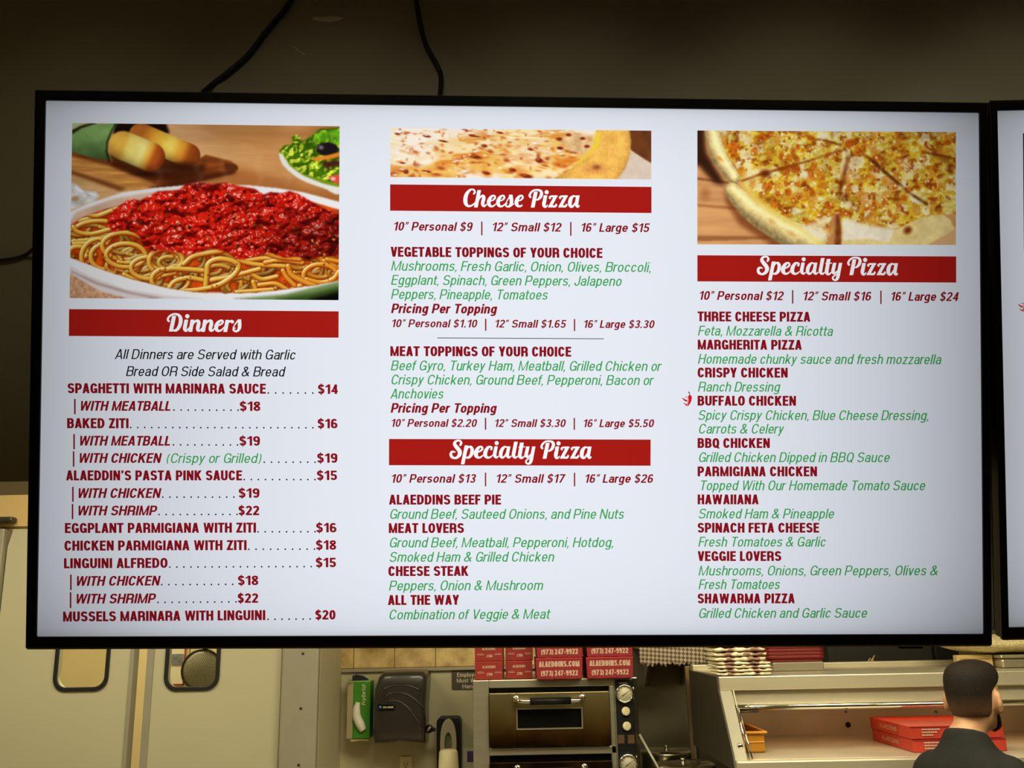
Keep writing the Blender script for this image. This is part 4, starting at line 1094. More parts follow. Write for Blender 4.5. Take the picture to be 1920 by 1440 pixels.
body.box(dx0 - .002, sx1, YO, YO + .05, bot, d2b - .004)
body.box(sx1, ox1, YO + .004, YO + .05, bot, oz1)
body.build('body', M['steel_h'], ov, .003)
for z_a, z_b in ((d1t + .002, gapt), (d2t + .002, railb)): MB().box(dx0, dx1, YO + .035, YO + .049, z_a, z_b).build('gap_shade', M['black'], ov)  # black strips added to stand for the shade above each door
# heat stained door skin: brown bloom that belongs to the metal
stain = bpy.data.materials.new('heat_stained_steel'); stain.use_nodes = True
nt = stain.node_tree; b = nt.nodes['Principled BSDF']; b.inputs['Metallic'].default_value = .9; b.inputs['Roughness'].default_value = .38
tc = nt.nodes.new('ShaderNodeTexCoord'); sp = nt.nodes.new('ShaderNodeSeparateXYZ'); nt.links.new(tc.outputs['Object'], sp.inputs[0])
nz = nt.nodes.new('ShaderNodeTexNoise'); nz.inputs['Scale'].default_value = 7; nt.links.new(tc.outputs['Object'], nz.inputs[0])
mr = nt.nodes.new('ShaderNodeMapRange'); mr.inputs[1].default_value = d1b; mr.inputs[2].default_value = d1t; nt.links.new(sp.outputs['Z'], mr.inputs[0])
ma = nt.nodes.new('ShaderNodeMath'); ma.operation = 'MULTIPLY_ADD'; ma.inputs[1].default_value = .5; ma.inputs[2].default_value = -.25
nt.links.new(nz.outputs['Fac'], ma.inputs[0])
mb_ = nt.nodes.new('ShaderNodeMath'); mb_.operation = 'ADD'; nt.links.new(mr.outputs[0], mb_.inputs[0]); nt.links.new(ma.outputs[0], mb_.inputs[1])
rp = nt.nodes.new('ShaderNodeValToRGB')
el = rp.color_ramp.elements; el[0].position = 0.0; el[0].color = (*lin((40, 26, 12)), 1); el[1].position = .95; el[1].color = (*lin((150, 136, 96)), 1)
e = el.new(.16); e.color = (*lin((74, 46, 16)), 1)
e = el.new(.42); e.color = (*lin((112, 88, 44)), 1); e = el.new(.6); e.color = (*lin((130, 112, 66)), 1)
nt.links.new(mb_.outputs[0], rp.inputs[0]); nt.links.new(rp.outputs[0], b.inputs['Base Color'])
wx0, wx1 = O(969, 1345)[0], O(1091, 1345)[0]
def oven_door(zt, zb, lab):
    wz1, wz0 = zt - (d1t - zO(1327)), zt - (d1t - zO(1365))
    d = MB().box(dx0, wx0, YO - .02, YO + .03, zb, zt).box(wx1, dx1, YO - .02, YO + .03, zb, zt).box(wx0, wx1, YO - .02, YO + .03, wz1, zt).box(wx0, wx1, YO - .02, YO + .03, zb, wz0).build('door', stain, ov, .002)
    if lab: d['label'] = lab
    MB().box(wx0, wx1, YO - .008, YO + .004, wz0, wz1).build('window', M['black_gloss'], d)
    MB().ring([(wx0 - .002, wz0 - .003), (wx1 + .002, wz0 - .003), (wx1 + .002, wz1 + .002), (wx0 - .002, wz1 + .002)], [(wx0 + .003, wz0 + .003), (wx1 - .003, wz0 + .003), (wx1 - .003, wz1 - .003), (wx0 + .003, wz1 - .003)], 'y', YO - .024, YO - .019).build('window_frame', M['steel_dull'], d)
    hz = zt - (d1t - zO(1310)); hx0, hx1 = O(968, 1310)[0], O(1091, 1310)[0]
    MB().tube(crom([(hx0, YO - .02, hz + .004), (hx0 + .004, YO - .052, hz), (hx0 + .03, YO - .064, hz - .004), ((hx0 + hx1) / 2, YO - .066, hz - .004), (hx1 - .03, YO - .064, hz - .004), (hx1 - .004, YO - .052, hz), (hx1, YO - .02, hz + .004)], 5), .0085, 12).build('handle', M['chrome'], d)
    gx0, gx1 = O(993, 1310)[0], O(1069, 1310)[0]
    MB().tube([(gx0, YO - .066, hz - .004), (gx1, YO - .066, hz - .004)], .0135, 14).build('handle_grip', M['black'], d)
    for x in (hx0, hx1): MB().lathe([(.014, -.002), (.014, .004), (.010, .008)], (x, YO - .02, hz + .004), 'y', 16).build('handle_boss', M['chrome'], d)
oven_door(d1t, d1b, 'upper heat-stained oven door'); oven_door(d2t, d2b, 'lower oven door')
cp0 = O(1156, 1345)[0]; cpx = O(1189, 1345)[0]
cp = MB().box(cp0, cpx, YO - .004, YO + .006, bot, zO(1275, 1170)).build('control_panel', mat('control_panel_black', (20, 24, 26), .35, noise=.2, nscale=30), ov, .002)
MB().box(cpx, ox1, YO - .008, YO + .004, bot, oz1).build('edge_strip', M['chrome'], ov, .002)
face = mat('dial_face', (206, 200, 172), .5, noise=.05)
for px, py, nm in ((1171, 1300, 0), (1178, 1431, 1)):
    x, z = O(px, py, YO - .01)
    MB().lathe([(.036, 0), (.036, .016), (.033, .020), (.030, .020), (.030, .012)], (x, YO - .004, z), 'y', 32).build('thermometer', M['chrome'], cp)
    MB().lathe([(.0295, .0), (.0295, .001)], (x, YO - .0165, z), 'y', 32).build('dial_face', face, cp)
    nd = MB().add([(x - .012, YO - .019, z - .009), (x - .010, YO - .019, z - .012), (x + .022, YO - .019, z + .013)], [(0, 1, 2)])
    for k in range(9):
        a = math.radians(220 - k * 32.5); c, s = math.cos(a), math.sin(a)
        nd.add([(x + c * .022 - s * .0008, YO - .019, z + s * .022 + c * .0008), (x + c * .022 + s * .0008, YO - .019, z + s * .022 - c * .0008), (x + c * .027 + s * .0008, YO - .019, z + s * .027 - c * .0008), (x + c * .027 - s * .0008, YO - .019, z + s * .027 + c * .0008)], [(0, 1, 2, 3)])
    nd.build('needle', M['black'], cp)
for px, py in ((1174, 1334), (1176, 1362)):
    x, z = O(px, py, YO - .02)
    MB().lathe([(.017, 0), (.016, .012), (.012, .014)], (x, YO - .004, z), 'y', 18).box(x - .003, x + .003, YO - .024, YO - .016, z - .014, z + .014).build('knob', mat('ivory_knob', (232, 220, 176), .4), cp)
for px in (1165, 1184):
    x, z = O(px, 1386, YO - .005); MB().box(x - .014, x + .012, YO - .006, YO - .003, z - .016, z + .016).build('sticker', mat('brown_sticker', (92, 66, 36), .6, noise=.3, nscale=80), cp)
x, z = O(1160, 1281, YO - .005); MB().box(x, x + .035, YO - .006, YO - .003, z - .003, z + .003).build('plate', M['strip'], cp)

# boxes on top of the oven
ztop = oz1
def small_box(px0, px1, k, label, yb):
    x0, x1 = O(px0, 1250, yb)[0], O(px1, 1250, yb)[0]; h = .0695
    z = ztop + .001 + k * (h + .0012); dpt = .26
    t = thing('takeout_box', ((x0 + x1) / 2, yb, z), label, 'box', 'small red boxes on the oven')
    MB().box(x0, x1, yb, yb + dpt, z, z + h).build('carton', M['red_card'], t, .002)
    MB().box(x0 + .001, x1 - .001, yb - .0008, yb, z + h * .955, z + h).build('lid_edge', mat('red_fold', (196, 70, 56), .6), t)
    w = x1 - x0; mb = MB()
    for tx, a, c, wd, cap in (('ALAEDDINS', .26, .63, .48, .010), ('.COM', .40, .22, .22, .011)):
        for poly in text_polys(tx, 'plate', 0, w * wd, cap): mb.add([(x0 + w * a + u, yb - .001 - 2e-6 * (len(mb.f) % 90), z + h * c + v) for u, v in poly], [tuple(range(len(poly)))])
    for a, c in ((.08, .36), (.70, .72 - .36)): mb.box(x0 + w * a, x0 + w * (a + .25), yb - .001, yb - .0005, z + h * c, z + h * c + .0018)
    for a, c in ((.10, .16), (.72, .10)): mb.box(x0 + w * a, x0 + w * (a + a * 0 + .2), yb - .001, yb - .0005, z + h * .43, z + h * .43 + .0008)
    mb.build('lettering', M['print'], t, fix=False)
small_box(890.5, 943, 0, 'small red box at the bottom of the left stack on the oven', 4.03)
small_box(890.5, 943.5, 1, 'small red box on top of the left stack on the oven', 4.03)
small_box(948.5, 998, 0, 'small red box at the bottom of the second stack, beside the larger boxes', 4.05)
small_box(948.5, 999.5, 1, 'small red box on top of the second stack, beside the larger boxes', 4.05)
def big_box(px0, px1, k, label, dx=0.0):
    yb = 3.955; x0, x1 = O(px0, 1250, yb)[0] + dx, O(px1, 1250, yb)[0] + dx; h = .080
    z = ztop + .001 + k * (h + .0015); w = x1 - x0
    t = thing('pizza_box', ((x0 + x1) / 2, yb, z), label, 'pizza box', 'larger red boxes on the oven')
    MB().prism([(x0 + .004, z), (x1 - .004, z), (x1, z + h), (x0, z + h)], 'y', yb, yb + .3).build('carton', M['red_card2'], t, .002)
    MB().box(x0 + .002, x1 - .002, yb - .002, yb, z + h - .004, z + h).build('lid_edge', mat('crimson_fold', (206, 62, 62), .6), t)
    for a in (.18, .66): MB().prism([(x0 + w * a, z + .008), (x0 + w * (a + .2), z + .008), (x0 + w * (a + .185), z), (x0 + w * (a + .015), z)], 'y', yb - .0025, yb).build('locking_tab', M['red_card2'], t)
    mb = MB()
    for tx, a, c, wd, cap in (('ALAEDDINS.COM', .07, .585, .86, .0215), ('(973) 247-9922', .11, .16, .78, .0205)):
        for poly in text_polys(tx, 'bold', 0, w * wd, cap, .3): mb.add([(x0 + w * a + u, yb - .0012 - 2e-6 * (len(mb.f) % 90), z + h * c + v) for u, v in poly], [tuple(range(len(poly)))])
    mb.build('lettering', M['print'], t, fix=False)
big_box(1004, 1093, 0, 'red box with a phone number, bottom left of the four larger ones on the oven')
big_box(1004, 1093, 1, 'red box with a phone number, top left of the four larger ones on the oven', .003)
big_box(1099, 1188, 0, 'red box with a phone number, bottom right of the four larger ones, above the dials')
big_box(1099, 1188, 1, 'red box with a phone number, top right of the four larger ones, above the dials', .002)

# ------------------------------------------------------------------ between oven and food warmer
sh = thing('wall_shelf', P(1255, 1205, 4.3), 'steel shelf edge under the checked cloth, right of the oven', 'shelf')
zsh = P(1255, 1203, 4.18).z; hx0, hx1 = P(1202, 1220, 4.2).x, P(1330, 1220, 4.2).x
MB().box(hx0, hx1 + .02, 4.19, 4.57, zsh - .03, zsh).build('board', M['steel_dull'], sh, .003)
for x in (hx0 + .06, hx1 - .06): MB().prism([(4.3, zsh - .03), (4.57, zsh - .03), (4.57, zsh - .2)], 'x', x - .006, x + .006).build('bracket', M['steel_dull'], sh)
check = bpy.data.materials.new('brown_check'); check.use_nodes = True
nt = check.node_tree; b = nt.nodes['Principled BSDF']; b.inputs['Roughness'].default_value = .85
tc = nt.nodes.new('ShaderNodeTexCoord'); mp = nt.nodes.new('ShaderNodeMapping'); mp.inputs['Rotation'].default_value = (0, math.radians(40), 0); mp.inputs['Scale'].default_value = (84, 0, 84)
ck = nt.nodes.new('ShaderNodeTexChecker'); ck.inputs['Scale'].default_value = 1.0
ck.inputs['Color1'].default_value = (*lin((186, 170, 146)), 1); ck.inputs['Color2'].default_value = (*lin((108, 86, 68)), 1)
nt.links.new(tc.outputs['Object'], mp.inputs[0]); nt.links.new(mp.outputs[0], ck.inputs[0]); nt.links.new(ck.outputs[0], b.inputs['Base Color'])
zb = P(1255, 1246, 4.17).z
cl = MB(); nx, nz_ = 70, 14
for i in range(nx + 1):
    x = hx0 - .012 + (hx1 - .025 - hx0 + .012) * i / nx
    for j in range(nz_ + 1):
        t = j / nz_; z = zsh + .004 + (zb - zsh - .004 + .006 * math.sin(i * 1.3) + .004 * math.sin(i * .41)) * t
        cl.v.append((x, 4.184 - .012 * t - .005 * math.sin(i * .55) * t, z))
for i in range(nx):
    for j in range(nz_): cl.f.append((i * 15 + j, i * 15 + j + 1, (i + 1) * 15 + j + 1, (i + 1) * 15 + j)); cl.sm.append(True)
k = len(cl.v); cl.v += [(cl.v[i * 15][0], 4.50, zsh + .004) for i in range(nx + 1)]
for i in range(nx): cl.f.append((i * 15, (i + 1) * 15, k + i + 1, k + i)); cl.sm.append(True)
o = tag(cl.build('checked_cloth', check, None), 'brown and cream checked cloth hanging over the shelf right of the red boxes', 'cloth')
md = o.modifiers.new('thickness', 'SOLIDIFY'); md.thickness = .003

rp_ = thing('rack_post', P(1296, 1440, 4.15), 'rust-stained angle posts standing between the shelf and the food warmer', 'rack post')
rust = mat('rusty_steel', (128, 104, 72), .5, .4, noise=.45, nscale=18, stretch=(1, 1, .3))
def leanbar(pa, pb, w, Y, m, nm):
    a, c = at(*pa, Y), at(*pb, Y)
    d = (a - c) / (a.z - c.z); f0 = c - d * (c.z - .9)
    MB().add([(f0.x, Y, .9), (f0.x + w, Y, .9), (f0.x + w, Y + .02, .9), (f0.x, Y + .02, .9), (a.x, Y, a.z), (a.x + w, Y, a.z), (a.x + w, Y + .02, a.z), (a.x, Y + .02, a.z)], [(0, 1, 2, 3), (4, 5, 6, 7), (0, 1, 5, 4), (1, 2, 6, 5), (2, 3, 7, 6), (3, 0, 4, 7)]).build(nm, m, rp_, .002)
leanbar((1284, 1249), (1296, 1405), .020, 4.16, rust, 'post'); leanbar((1295, 1251), (1303, 1400), .012, 4.14, M['steel_dull'], 'post')
leanbar((1302, 1272), (1306, 1400), .010, 4.13, M['screw'], 'slotted_strip')
p = P(1300, 1322, 4.12); MB().box(p.x - .008, p.x + .012, 4.115, 4.13, p.z - .02, p.z + .02).build('clip', M['screw'], rp_, .003)

POT = mat('polished_steel', (206, 200, 176), .22, 1.0, noise=.05, nscale=10)
def stock_pot(c, r, zl, label, zbase):
    t = thing('stock_pot', (c.x, c.y, zbase), label, 'pot', 'lidded pots beside the oven')
    MB().lathe([(r * .97, 0), (r, .006), (r, zl - zbase - .004), (r * 1.035, zl - zbase)], (c.x, c.y, zbase), 'z', 48).build('body', POT, t)
    MB().lathe([(r * 1.05, zl - zbase), (r * 1.05, zl - zbase + .007), (r * .95, zl - zbase + .013), (r * .80, zl - zbase + .017), (r * .76, zl - zbase + .013), (r * .4, zl - zbase + .020), (.006, zl - zbase + .022)], (c.x, c.y, zbase), 'z', 48).build('lid', POT, t)
    MB().lathe([(.006, 0), (.006, .003), (.013, .006), (.013, .009), (.008, .011)], (c.x - .005, c.y, zl + .021), 'z', 18).build('lid_knob', M['chrome'], t)
c = P(1252, 1413, 4.33); stock_pot(c, .112, c.z + .002, 'steel pot with a lid, the farther of the two beside the oven', .9)
c = P(1284, 1438, 4.01); stock_pot(Vector((c.x, 4.01, 0)), .116, c.z + .002, 'steel pot with a lid, the nearer of the two beside the oven', .9)
a, c = P(1199, 1377, 3.86), P(1240, 1450, 3.82)
ld = thing('ladle', tuple(c), 'steel ladle handle leaning across in front of the two pots', 'ladle')
dv = (c - a).normalized(); e_ = c + dv * .12
MB().tube([a, c, e_], .0048, 8).build('handle', M['strip'], ld)
MB().lathe([(.004, -.03), (.028, -.025), (.040, -.005), (.042, .0)], (e_.x, e_.y, e_.z), 'z', 24).build('bowl', M['steel'], ld)
MB().box(e_.x - .07, e_.x + .09, 3.76, 3.86, .9, e_.z - .031).build('rest', M['steel_dull'], ld, .004)

# ------------------------------------------------------------------ the stainless food warmer on the right
fw = thing('food_warmer', (1.4, 3.7, 0), 'long stainless food warmer with an open front, red boxes and an amber bin inside', 'food warmer')
UX0, UX1 = .700, 2.35
M['steel_w'] = mat('warmer_steel', (222, 212, 186), .36, .55, noise=.10, nscale=5, stretch=(.4, 5, 9))
M['inner'] = mat('stained_steel', (196, 188, 170), .38, .35, noise=.22, nscale=4, stretch=(1, 1, 2))
zt = at(1345, 1269, 3.5).z; ztb = zt - .047; zdk = 1.256
struct_l = MB().box(1.0, 2.3, 3.36, 4.04, 0, 1.225)
struct_l.build('cabinet', M['steel'], fw, .006)
MB().box(UX0, UX1, 3.34, 4.06, 1.225, zdk).build('deck', M['inner'], fw, .003)
zl = at(1500, 1425, 3.31).z
MB().box(UX0, UX1, 3.305, 3.34, zl - .085, zl).build('front_lip', M['steel_w'], fw, .005)
MB().box(UX0, UX1, 4.03, 4.06, zdk, zt).build('back_panel', M['inner'], fw)
hp = at(1590, 1359, 4.03); MB().lathe([(.0105, -.001), (.0105, .001)], (hp.x, 4.029, hp.z), 'y', 18).build('hole', M['black'], fw)
MB().box(UX0, UX1, 3.5, 4.06, ztb, zt).build('top_shelf', M['steel_w'], fw, .003)
MB().box(UX0, UX1, 4.0, 4.06, zt, zt + .022).build('shelf_ledge', M['steel_w'], fw, .003)
zp = at(1500, 1324, 3.52).z
MB().add([(UX0 + .035, 3.52, ztb + .0), (UX1, 3.52, ztb + .0), (UX1, 3.517, zp), (UX0 + .035, 3.517, zp), (UX0 + .035, 3.53, ztb), (UX1, 3.53, ztb), (UX1, 3.527, zp), (UX0 + .035, 3.527, zp)],
         [(0, 1, 2, 3), (4, 5, 6, 7), (0, 1, 5, 4), (2, 3, 7, 6), (1, 2, 6, 5), (0, 3, 7, 4)]).build('front_panel', M['steel_w'], fw)
zr = at(1500, 1325, 3.48).z; xr = at(1372, 1328, 3.48).x
MB().tube([(xr, 3.485, zr), (UX1, 3.485, zr)], .0105, 14).build('rail', M['chrome'], fw)
MB().tube([(xr + .015, 3.482, zr - .014), (xr + .09, 3.482, zr - .014)], .003, 8).build('rail_clip', M['screw'], fw)
for px in (1586, 1755): q = at(px, 1331, 3.48); MB().box(q.x - .003, q.x + .004, 3.478, 3.49, q.z - .010, q.z - .002).build('rail_clip', M['screw'], fw)
prof = [(4.06, zt), (3.5, zt), (3.49, ztb), (3.325, 1.265), (3.305, 1.224), (4.06, 1.224)]
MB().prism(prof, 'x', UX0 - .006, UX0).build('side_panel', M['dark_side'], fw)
MB().add([(UX0 - .006, 3.5, zt), (UX0 - .006, 4.06, zt), (UX0 - .006, 4.06, zt + .001), (UX0 - .006, 3.5, zt + .001), (UX0 + .012, 3.5, zt), (UX0 + .012, 4.06, zt), (UX0 + .012, 4.06, zt + .001), (UX0 + .012, 3.5, zt + .001)],
         [(0, 1, 2, 3), (4, 5, 6, 7), (0, 1, 5, 4), (2, 3, 7, 6), (0, 3, 7, 4), (1, 2, 6, 5)]).build('side_trim', M['steel_dull'], fw)
# slanted end post and the thin bars beside it
MB().add([(UX0, 3.49, ztb), (UX0 + .040, 3.49, ztb), (UX0 + .040, 3.325, zl), (UX0, 3.325, zl), (UX0, 3.51, ztb), (UX0 + .040, 3.51, ztb), (UX0 + .040, 3.345, zl), (UX0, 3.345, zl)],
         [(0, 1, 2, 3), (4, 5, 6, 7), (0, 3, 7, 4), (1, 2, 6, 5), (0, 1, 5, 4), (2, 3, 7, 6)]).build('end_post', M['strip'], fw)
for k, xo in enumerate((.045, .056)): MB().tube([(UX0 + xo, 3.485, ztb - (.0, .05)[k]), (UX0 + xo + .002, 3.33, zl + .002)], .0032, 8).build('end_bar', M['chrome'], fw)
q = at(1386, 1398, 3.37); MB().lathe([(.009, -.004), (.010, .006), (.006, .010)], (q.x, 3.36, q.z), 'y', 14).build('end_knob', M['chrome'], fw)
MB().box(UX0 + .15, UX1 - .1, 3.62, 3.72, ztb - .03, ztb).build('heat_lamp', lit('heat_lamp_glow', (1.0, .42, .10), .5), fw)
area_light('heat_light', (1.45, 3.67, ztb - .035), 1.3, .08, .75, (1.0, .66, .34), (1.45, 3.67, 0))

# amber bin
ab = thing('storage_bin', (.8, 3.6, zdk), 'amber plastic bin at the open end of the food warmer', 'bin')
amber = mat('amber_plastic', (206, 140, 34), .3, noise=.06, nscale=12, trans=.25)
bx0, bx1 = .765, at(1434, 1395, 3.5).x; by0, by1 = 3.5, 3.82; bz1 = at(1430, 1373, 3.49).z
MB().ring([(bx0, by0), (bx1, by0), (bx1, by1), (bx0, by1)], [(bx0 + .004, by0 + .004), (bx1 - .004, by0 + .004), (bx1 - .004, by1 - .004), (bx0 + .004, by1 - .004)], 'z', zdk + .001, bz1).box(bx0, bx1, by0, by1, zdk + .001, zdk + .006).build('tub', amber, ab, .003)
MB().ring([(bx0 - .008, by0 - .008), (bx1 + .010, by0 - .010), (bx1 + .010, by1 + .01), (bx0 - .008, by1 + .01)], [(bx0 + .002, by0 + .002), (bx1 - .002, by0 + .002), (bx1 - .002, by1 - .002), (bx0 + .002, by1 - .002)], 'z', bz1 - .004, bz1 + .003).box(bx0, bx1, by0 - .003, by0, bz1 - .034, bz1 - .03).build('rim', mat('amber_rim', (226, 150, 40), .3), ab, .002)

# red boxes in the warmer
kx0 = at(1711, 1390, 3.42).x; kx1 = at(1886, 1385, 3.42).x
orange = mat('orange_red_card', (184, 56, 38), .5, noise=.10, nscale=30)
for k, lab in enumerate(('red box in the food warmer, the lower of two, behind the person', 'red box in the food warmer, the upper of two, behind the person')):
    h = .0405; z = zdk + .001 + k * (h + .0015); dx = -.004 * k
    t = thing('pizza_box', ((kx0 + kx1) / 2, 3.42, z), lab, 'pizza box', 'red boxes in the food warmer')
    MB().box(kx0 + dx, kx1 + dx, 3.42, 3.80, z, z + h).build('carton', orange, t, .002)
    MB().box(kx0 + dx - .0015, kx1 + dx, 3.418, 3.42, z + h - .003, z + h).build('lid_edge', M['red_card2'], t)
    w = kx1 - kx0; mb = MB()
    r_ = random.Random(5 + k)
    for j in range(3):                                            # three rows of print too small to read
        a = .12
        while a < .30 - .03 * j: d = .006 + .012 * r_.random(); mb.box(kx0 + dx + w * a, kx0 + dx + w * (a + d), 3.4172, 3.4178, z + h * (.70 - .22 * j), z + h * (.82 - .22 * j)); a += d + .004
    mb.build('small_print', M['print'], t, fix=False); mb = MB()
    for poly in text_polys('ALAEDDINS', 'plate', 0, .16, .013): mb.add([(kx0 + dx - .0012 - 3e-6 * (len(mb.f) % 60), 3.70 - u, z + h * .35 + v) for u, v in poly], [tuple(range(len(poly)))])
    mb.build('lettering', M['print'], t, fix=False)

# ------------------------------------------------------------------ on top of the food warmer
towel_m = bpy.data.materials.new('striped_towel'); towel_m.use_nodes = True
nt = towel_m.node_tree; b = nt.nodes['Principled BSDF']; b.inputs['Roughness'].default_value = .95
tc = nt.nodes.new('ShaderNodeTexCoord'); wv = nt.nodes.new('ShaderNodeTexWave'); wv.inputs['Scale'].default_value = 3.6; wv.inputs['Distortion'].default_value = 4.5; wv.inputs['Detail'].default_value = 3; wv.inputs['Detail Scale'].default_value = 4
rp = nt.nodes.new('ShaderNodeValToRGB'); rp.color_ramp.elements[0].position = .56; rp.color_ramp.elements[0].color = (*lin((240, 228, 196)), 1)
rp.color_ramp.elements[1].position = .84; rp.color_ramp.elements[1].color = (*lin((160, 124, 106)), 1)
nt.links.new(tc.outputs['Object'], wv.inputs[0]); nt.links.new(wv.outputs[0], rp.inputs[0]); nt.links.new(rp.outputs[0], b.inputs['Base Color'])
nb_ = nt.nodes.new('ShaderNodeTexNoise'); nb_.inputs['Scale'].default_value = 220; bp = nt.nodes.new('ShaderNodeBump'); bp.inputs['Strength'].default_value = .5; bp.inputs['Distance'].default_value = .004
nt.links.new(tc.outputs['Object'], nb_.inputs[0]); nt.links.new(nb_.outputs['Fac'], bp.inputs['Height']); nt.links.new(bp.outputs[0], b.inputs['Normal'])
def towel(x0, x1, y0, y1, z, h, label, seed, ordinal=0):
    r = random.Random(seed); mb = MB(); nx = 34; sec = 18
    ph = [r.random() * 6.28 for _ in range(5)]
    for i in range(nx + 1):
        u = i / nx; x = x0 + (x1 - x0) * u
        e = min(1, min(u, 1 - u) * 9) ** .5
        for k in range(sec):
            a = 2 * math.pi * k / sec
            cy = (y0 + y1) / 2 + (y1 - y0) / 2 * math.copysign(abs(math.cos(a)) ** .35, math.cos(a))
            cz = z + h / 2 + h / 2 * (.55 + .45 * e) * math.copysign(abs(math.sin(a)) ** .7, math.sin(a))
            wob = .0028 * math.sin(17 * u + ph[0] + 3 * a) + .002 * math.sin(41 * u + ph[1])
            fr = .004 * math.sin(9 * u + ph[2]) + .003 * math.sin(29 * u + ph[3] + a)
            mb.v.append((x + (.004 * math.sin(5 * a + ph[4]) if i in (0, nx) else 0), cy + (fr if cy < (y0 + y1) / 2 else 0), max(cz + wob * (math.sin(a) > -.2) * .6, z)))
    for i in range(nx):
        for k in range(sec): mb.f.append((i * sec + k, i * sec + (k + 1) % sec, (i + 1) * sec + (k + 1) % sec, (i + 1) * sec + k)); mb.sm.append(True)
    mb.f += [tuple(range(sec)), tuple(nx * sec + k for k in range(sec))]; mb.sm += [False, False]
    o = mb.build('folded_towel', towel_m)
    return tag(o, label, 'towel', 'striped towels stacked on the food warmer')
z = zt + .0015
names = ['bottom', 'second', 'third', 'fourth', 'fifth', 'sixth', 'seventh', 'eighth', 'ninth']
tx0 = at(1346, 1260, 3.51).x
for k in range(9):
    thin = k < 4
    h = .0115 if thin else .0155
    x1 = at((1446, 1447, 1446, 1443, 1437, 1438, 1436, 1434, 1434)[k], 1250, 3.51).x
    towel(tx0 + (.0, .002, -.001, .003, -.004, -.008, -.006, -.010, -.004)[k], x1, 3.505, 3.70, z, h,
          'cream and brown striped towel folded in the stack on the warmer, %s from the bottom' % names[k] if k else 'cream and brown striped towel at the very bottom of the stack on the warmer', 40 + k)
    z += h + .0006

# red trays
px0, px1 = at(1438, 1225, 3.78).x, at(1547, 1225, 3.78).x
pan = thing('steel_pan', ((px0 + px1) / 2, 3.86, zt), 'low steel pan under the stack of red trays', 'pan')
zpan = at(1500, 1241, 3.78).z
MB().box(px0 + .02, px1 - .005, 3.79, 3.96, zt + .001, zpan).build('pan_body', M['steel_dull'], pan, .004)
z = zpan + .001
for k in range(6):
    h = .0118
    t = thing('red_tray', ((px0 + px1) / 2, 3.86, z), 'red plastic tray in the stack on the warmer, %s from the bottom' % names[k] if k else 'red plastic tray at the bottom of the stack on the warmer', 'tray', 'red trays stacked on the warmer')
    i0 = .006 if k == 0 else 0
    MB().prism(rrect(px0 + i0, px1 - i0, 3.78 + i0, 3.97 - i0, .02), 'z', z, z + h - .0012).build('tray_body', M['red_plastic'], t, .003)
    MB().prism(rrect(px0 + .001, px1 - .001, 3.781, 3.969, .02), 'z', z + h - .0012, z + h).build('rim', mat('dark_red_rim', (100, 9, 9), .4), t)
    z += h + .0004
# dark appliance behind, thin sticks in front of it
ax0, ax1 = at(1552, 1220, 4.25).x, at(1792, 1220, 4.25).x
za = at(1700, 1180, 4.25).z
ap = thing('appliance', ((ax0 + ax1) / 2, 4.4, 0), 'dark appliance cabinet standing behind the food warmer', 'appliance')
dark = mat('dark_appliance', (34, 30, 24), .5, noise=.15, nscale=5)
MB().box(ax0, ax1 - .1, 4.25, 4.56, 0, za + .1).build('cabinet', dark, ap, .004)
MB().box(ax1 - .1, ax1, 4.22, 4.56, 0, za + .1).build('end_panel', mat('black_enamel', (18, 16, 15), .35, noise=.05), ap, .004)
for k, (a, c) in enumerate((((1627, 1249), (1632, 1234)), ((1632, 1249), (1640, 1229)), ((1636, 1248), (1637, 1236)))):
    a_, c_ = at(*a, 4.03), at(*c, 4.03)
    tag(MB().tube([Vector((a_.x, 4.02, zt + .0225)), c_], .0022, 6).build('wooden_skewer', mat('pale_wood', (196, 170, 106), .6, noise=.1)), ('thin pale skewer leaning at left behind the warmer ledge', 'tallest thin pale skewer behind the warmer ledge', 'shortest thin pale skewer behind the warmer ledge')[k], 'skewer', 'skewers behind the ledge')
# carton, pan and fleece bundle at the right end
cb0, cb1 = at(1795, 1240, 3.75), at(1862, 1240, 3.75)
zc = at(1830, 1228, 3.75).z
cb = thing('carton', (cb0.x, 3.75, zt), 'tan cardboard carton under the cream bundle, behind the head of the person', 'carton')
MB().box(cb0.x, cb1.x, 3.75, 3.785, zt + .001, zc).build('carton_body', mat('tan_carton', (196, 166, 110), .7, noise=.08), cb, .003)
MB().box(cb0.x + .01, cb1.x - .01, 3.7485, 3.75, zc - .016, zc - .013).build('lid_seam', mat('carton_seam', (140, 112, 66), .7), cb)
gp = thing('steel_container', (cb1.x + .15, 3.72, zt), 'grey steel container beside the carton at the right end of the warmer', 'container')
gx0 = cb1.x + .006
MB().box(gx0, gx0 + .32, 3.70, 3.96, zt + .001, zc - .012).build('tub', M['steel'], gp, .01)
MB().box(gx0 - .004, gx0 + .33, 3.69, 3.97, zc - .012, zc).build('lid', M['steel_h'], gp, .005)
fl = MB(); nx, sec = 60, 28
fx0, fx1 = at(1786, 1212, 3.72).x, at(1786, 1212, 3.72).x + .50
zt0, zb0 = at(1850, 1190, 3.72).z, zc + .002
for i in range(nx + 1):
    u = i / nx; x = fx0 + (fx1 - fx0) * u; e = (1 - (1 - min(1, u * 3.2)) ** 2.4) ** .5 if u < .5 else (1 - (1 - min(1, (1 - u) * 3.2)) ** 2.4) ** .5
    e = max(e, .03); lift = .012 * (1 - min(1, u * 3))
    for k in range(sec):
        a = 2 * math.pi * k / sec
        fl.v.append((x, 3.83 + .15 * e ** .5 * math.cos(a), zb0 + lift + (zt0 - zb0) * .5 * (1 + e * math.sin(a)) * (1 if math.sin(a) > 0 else 1)))
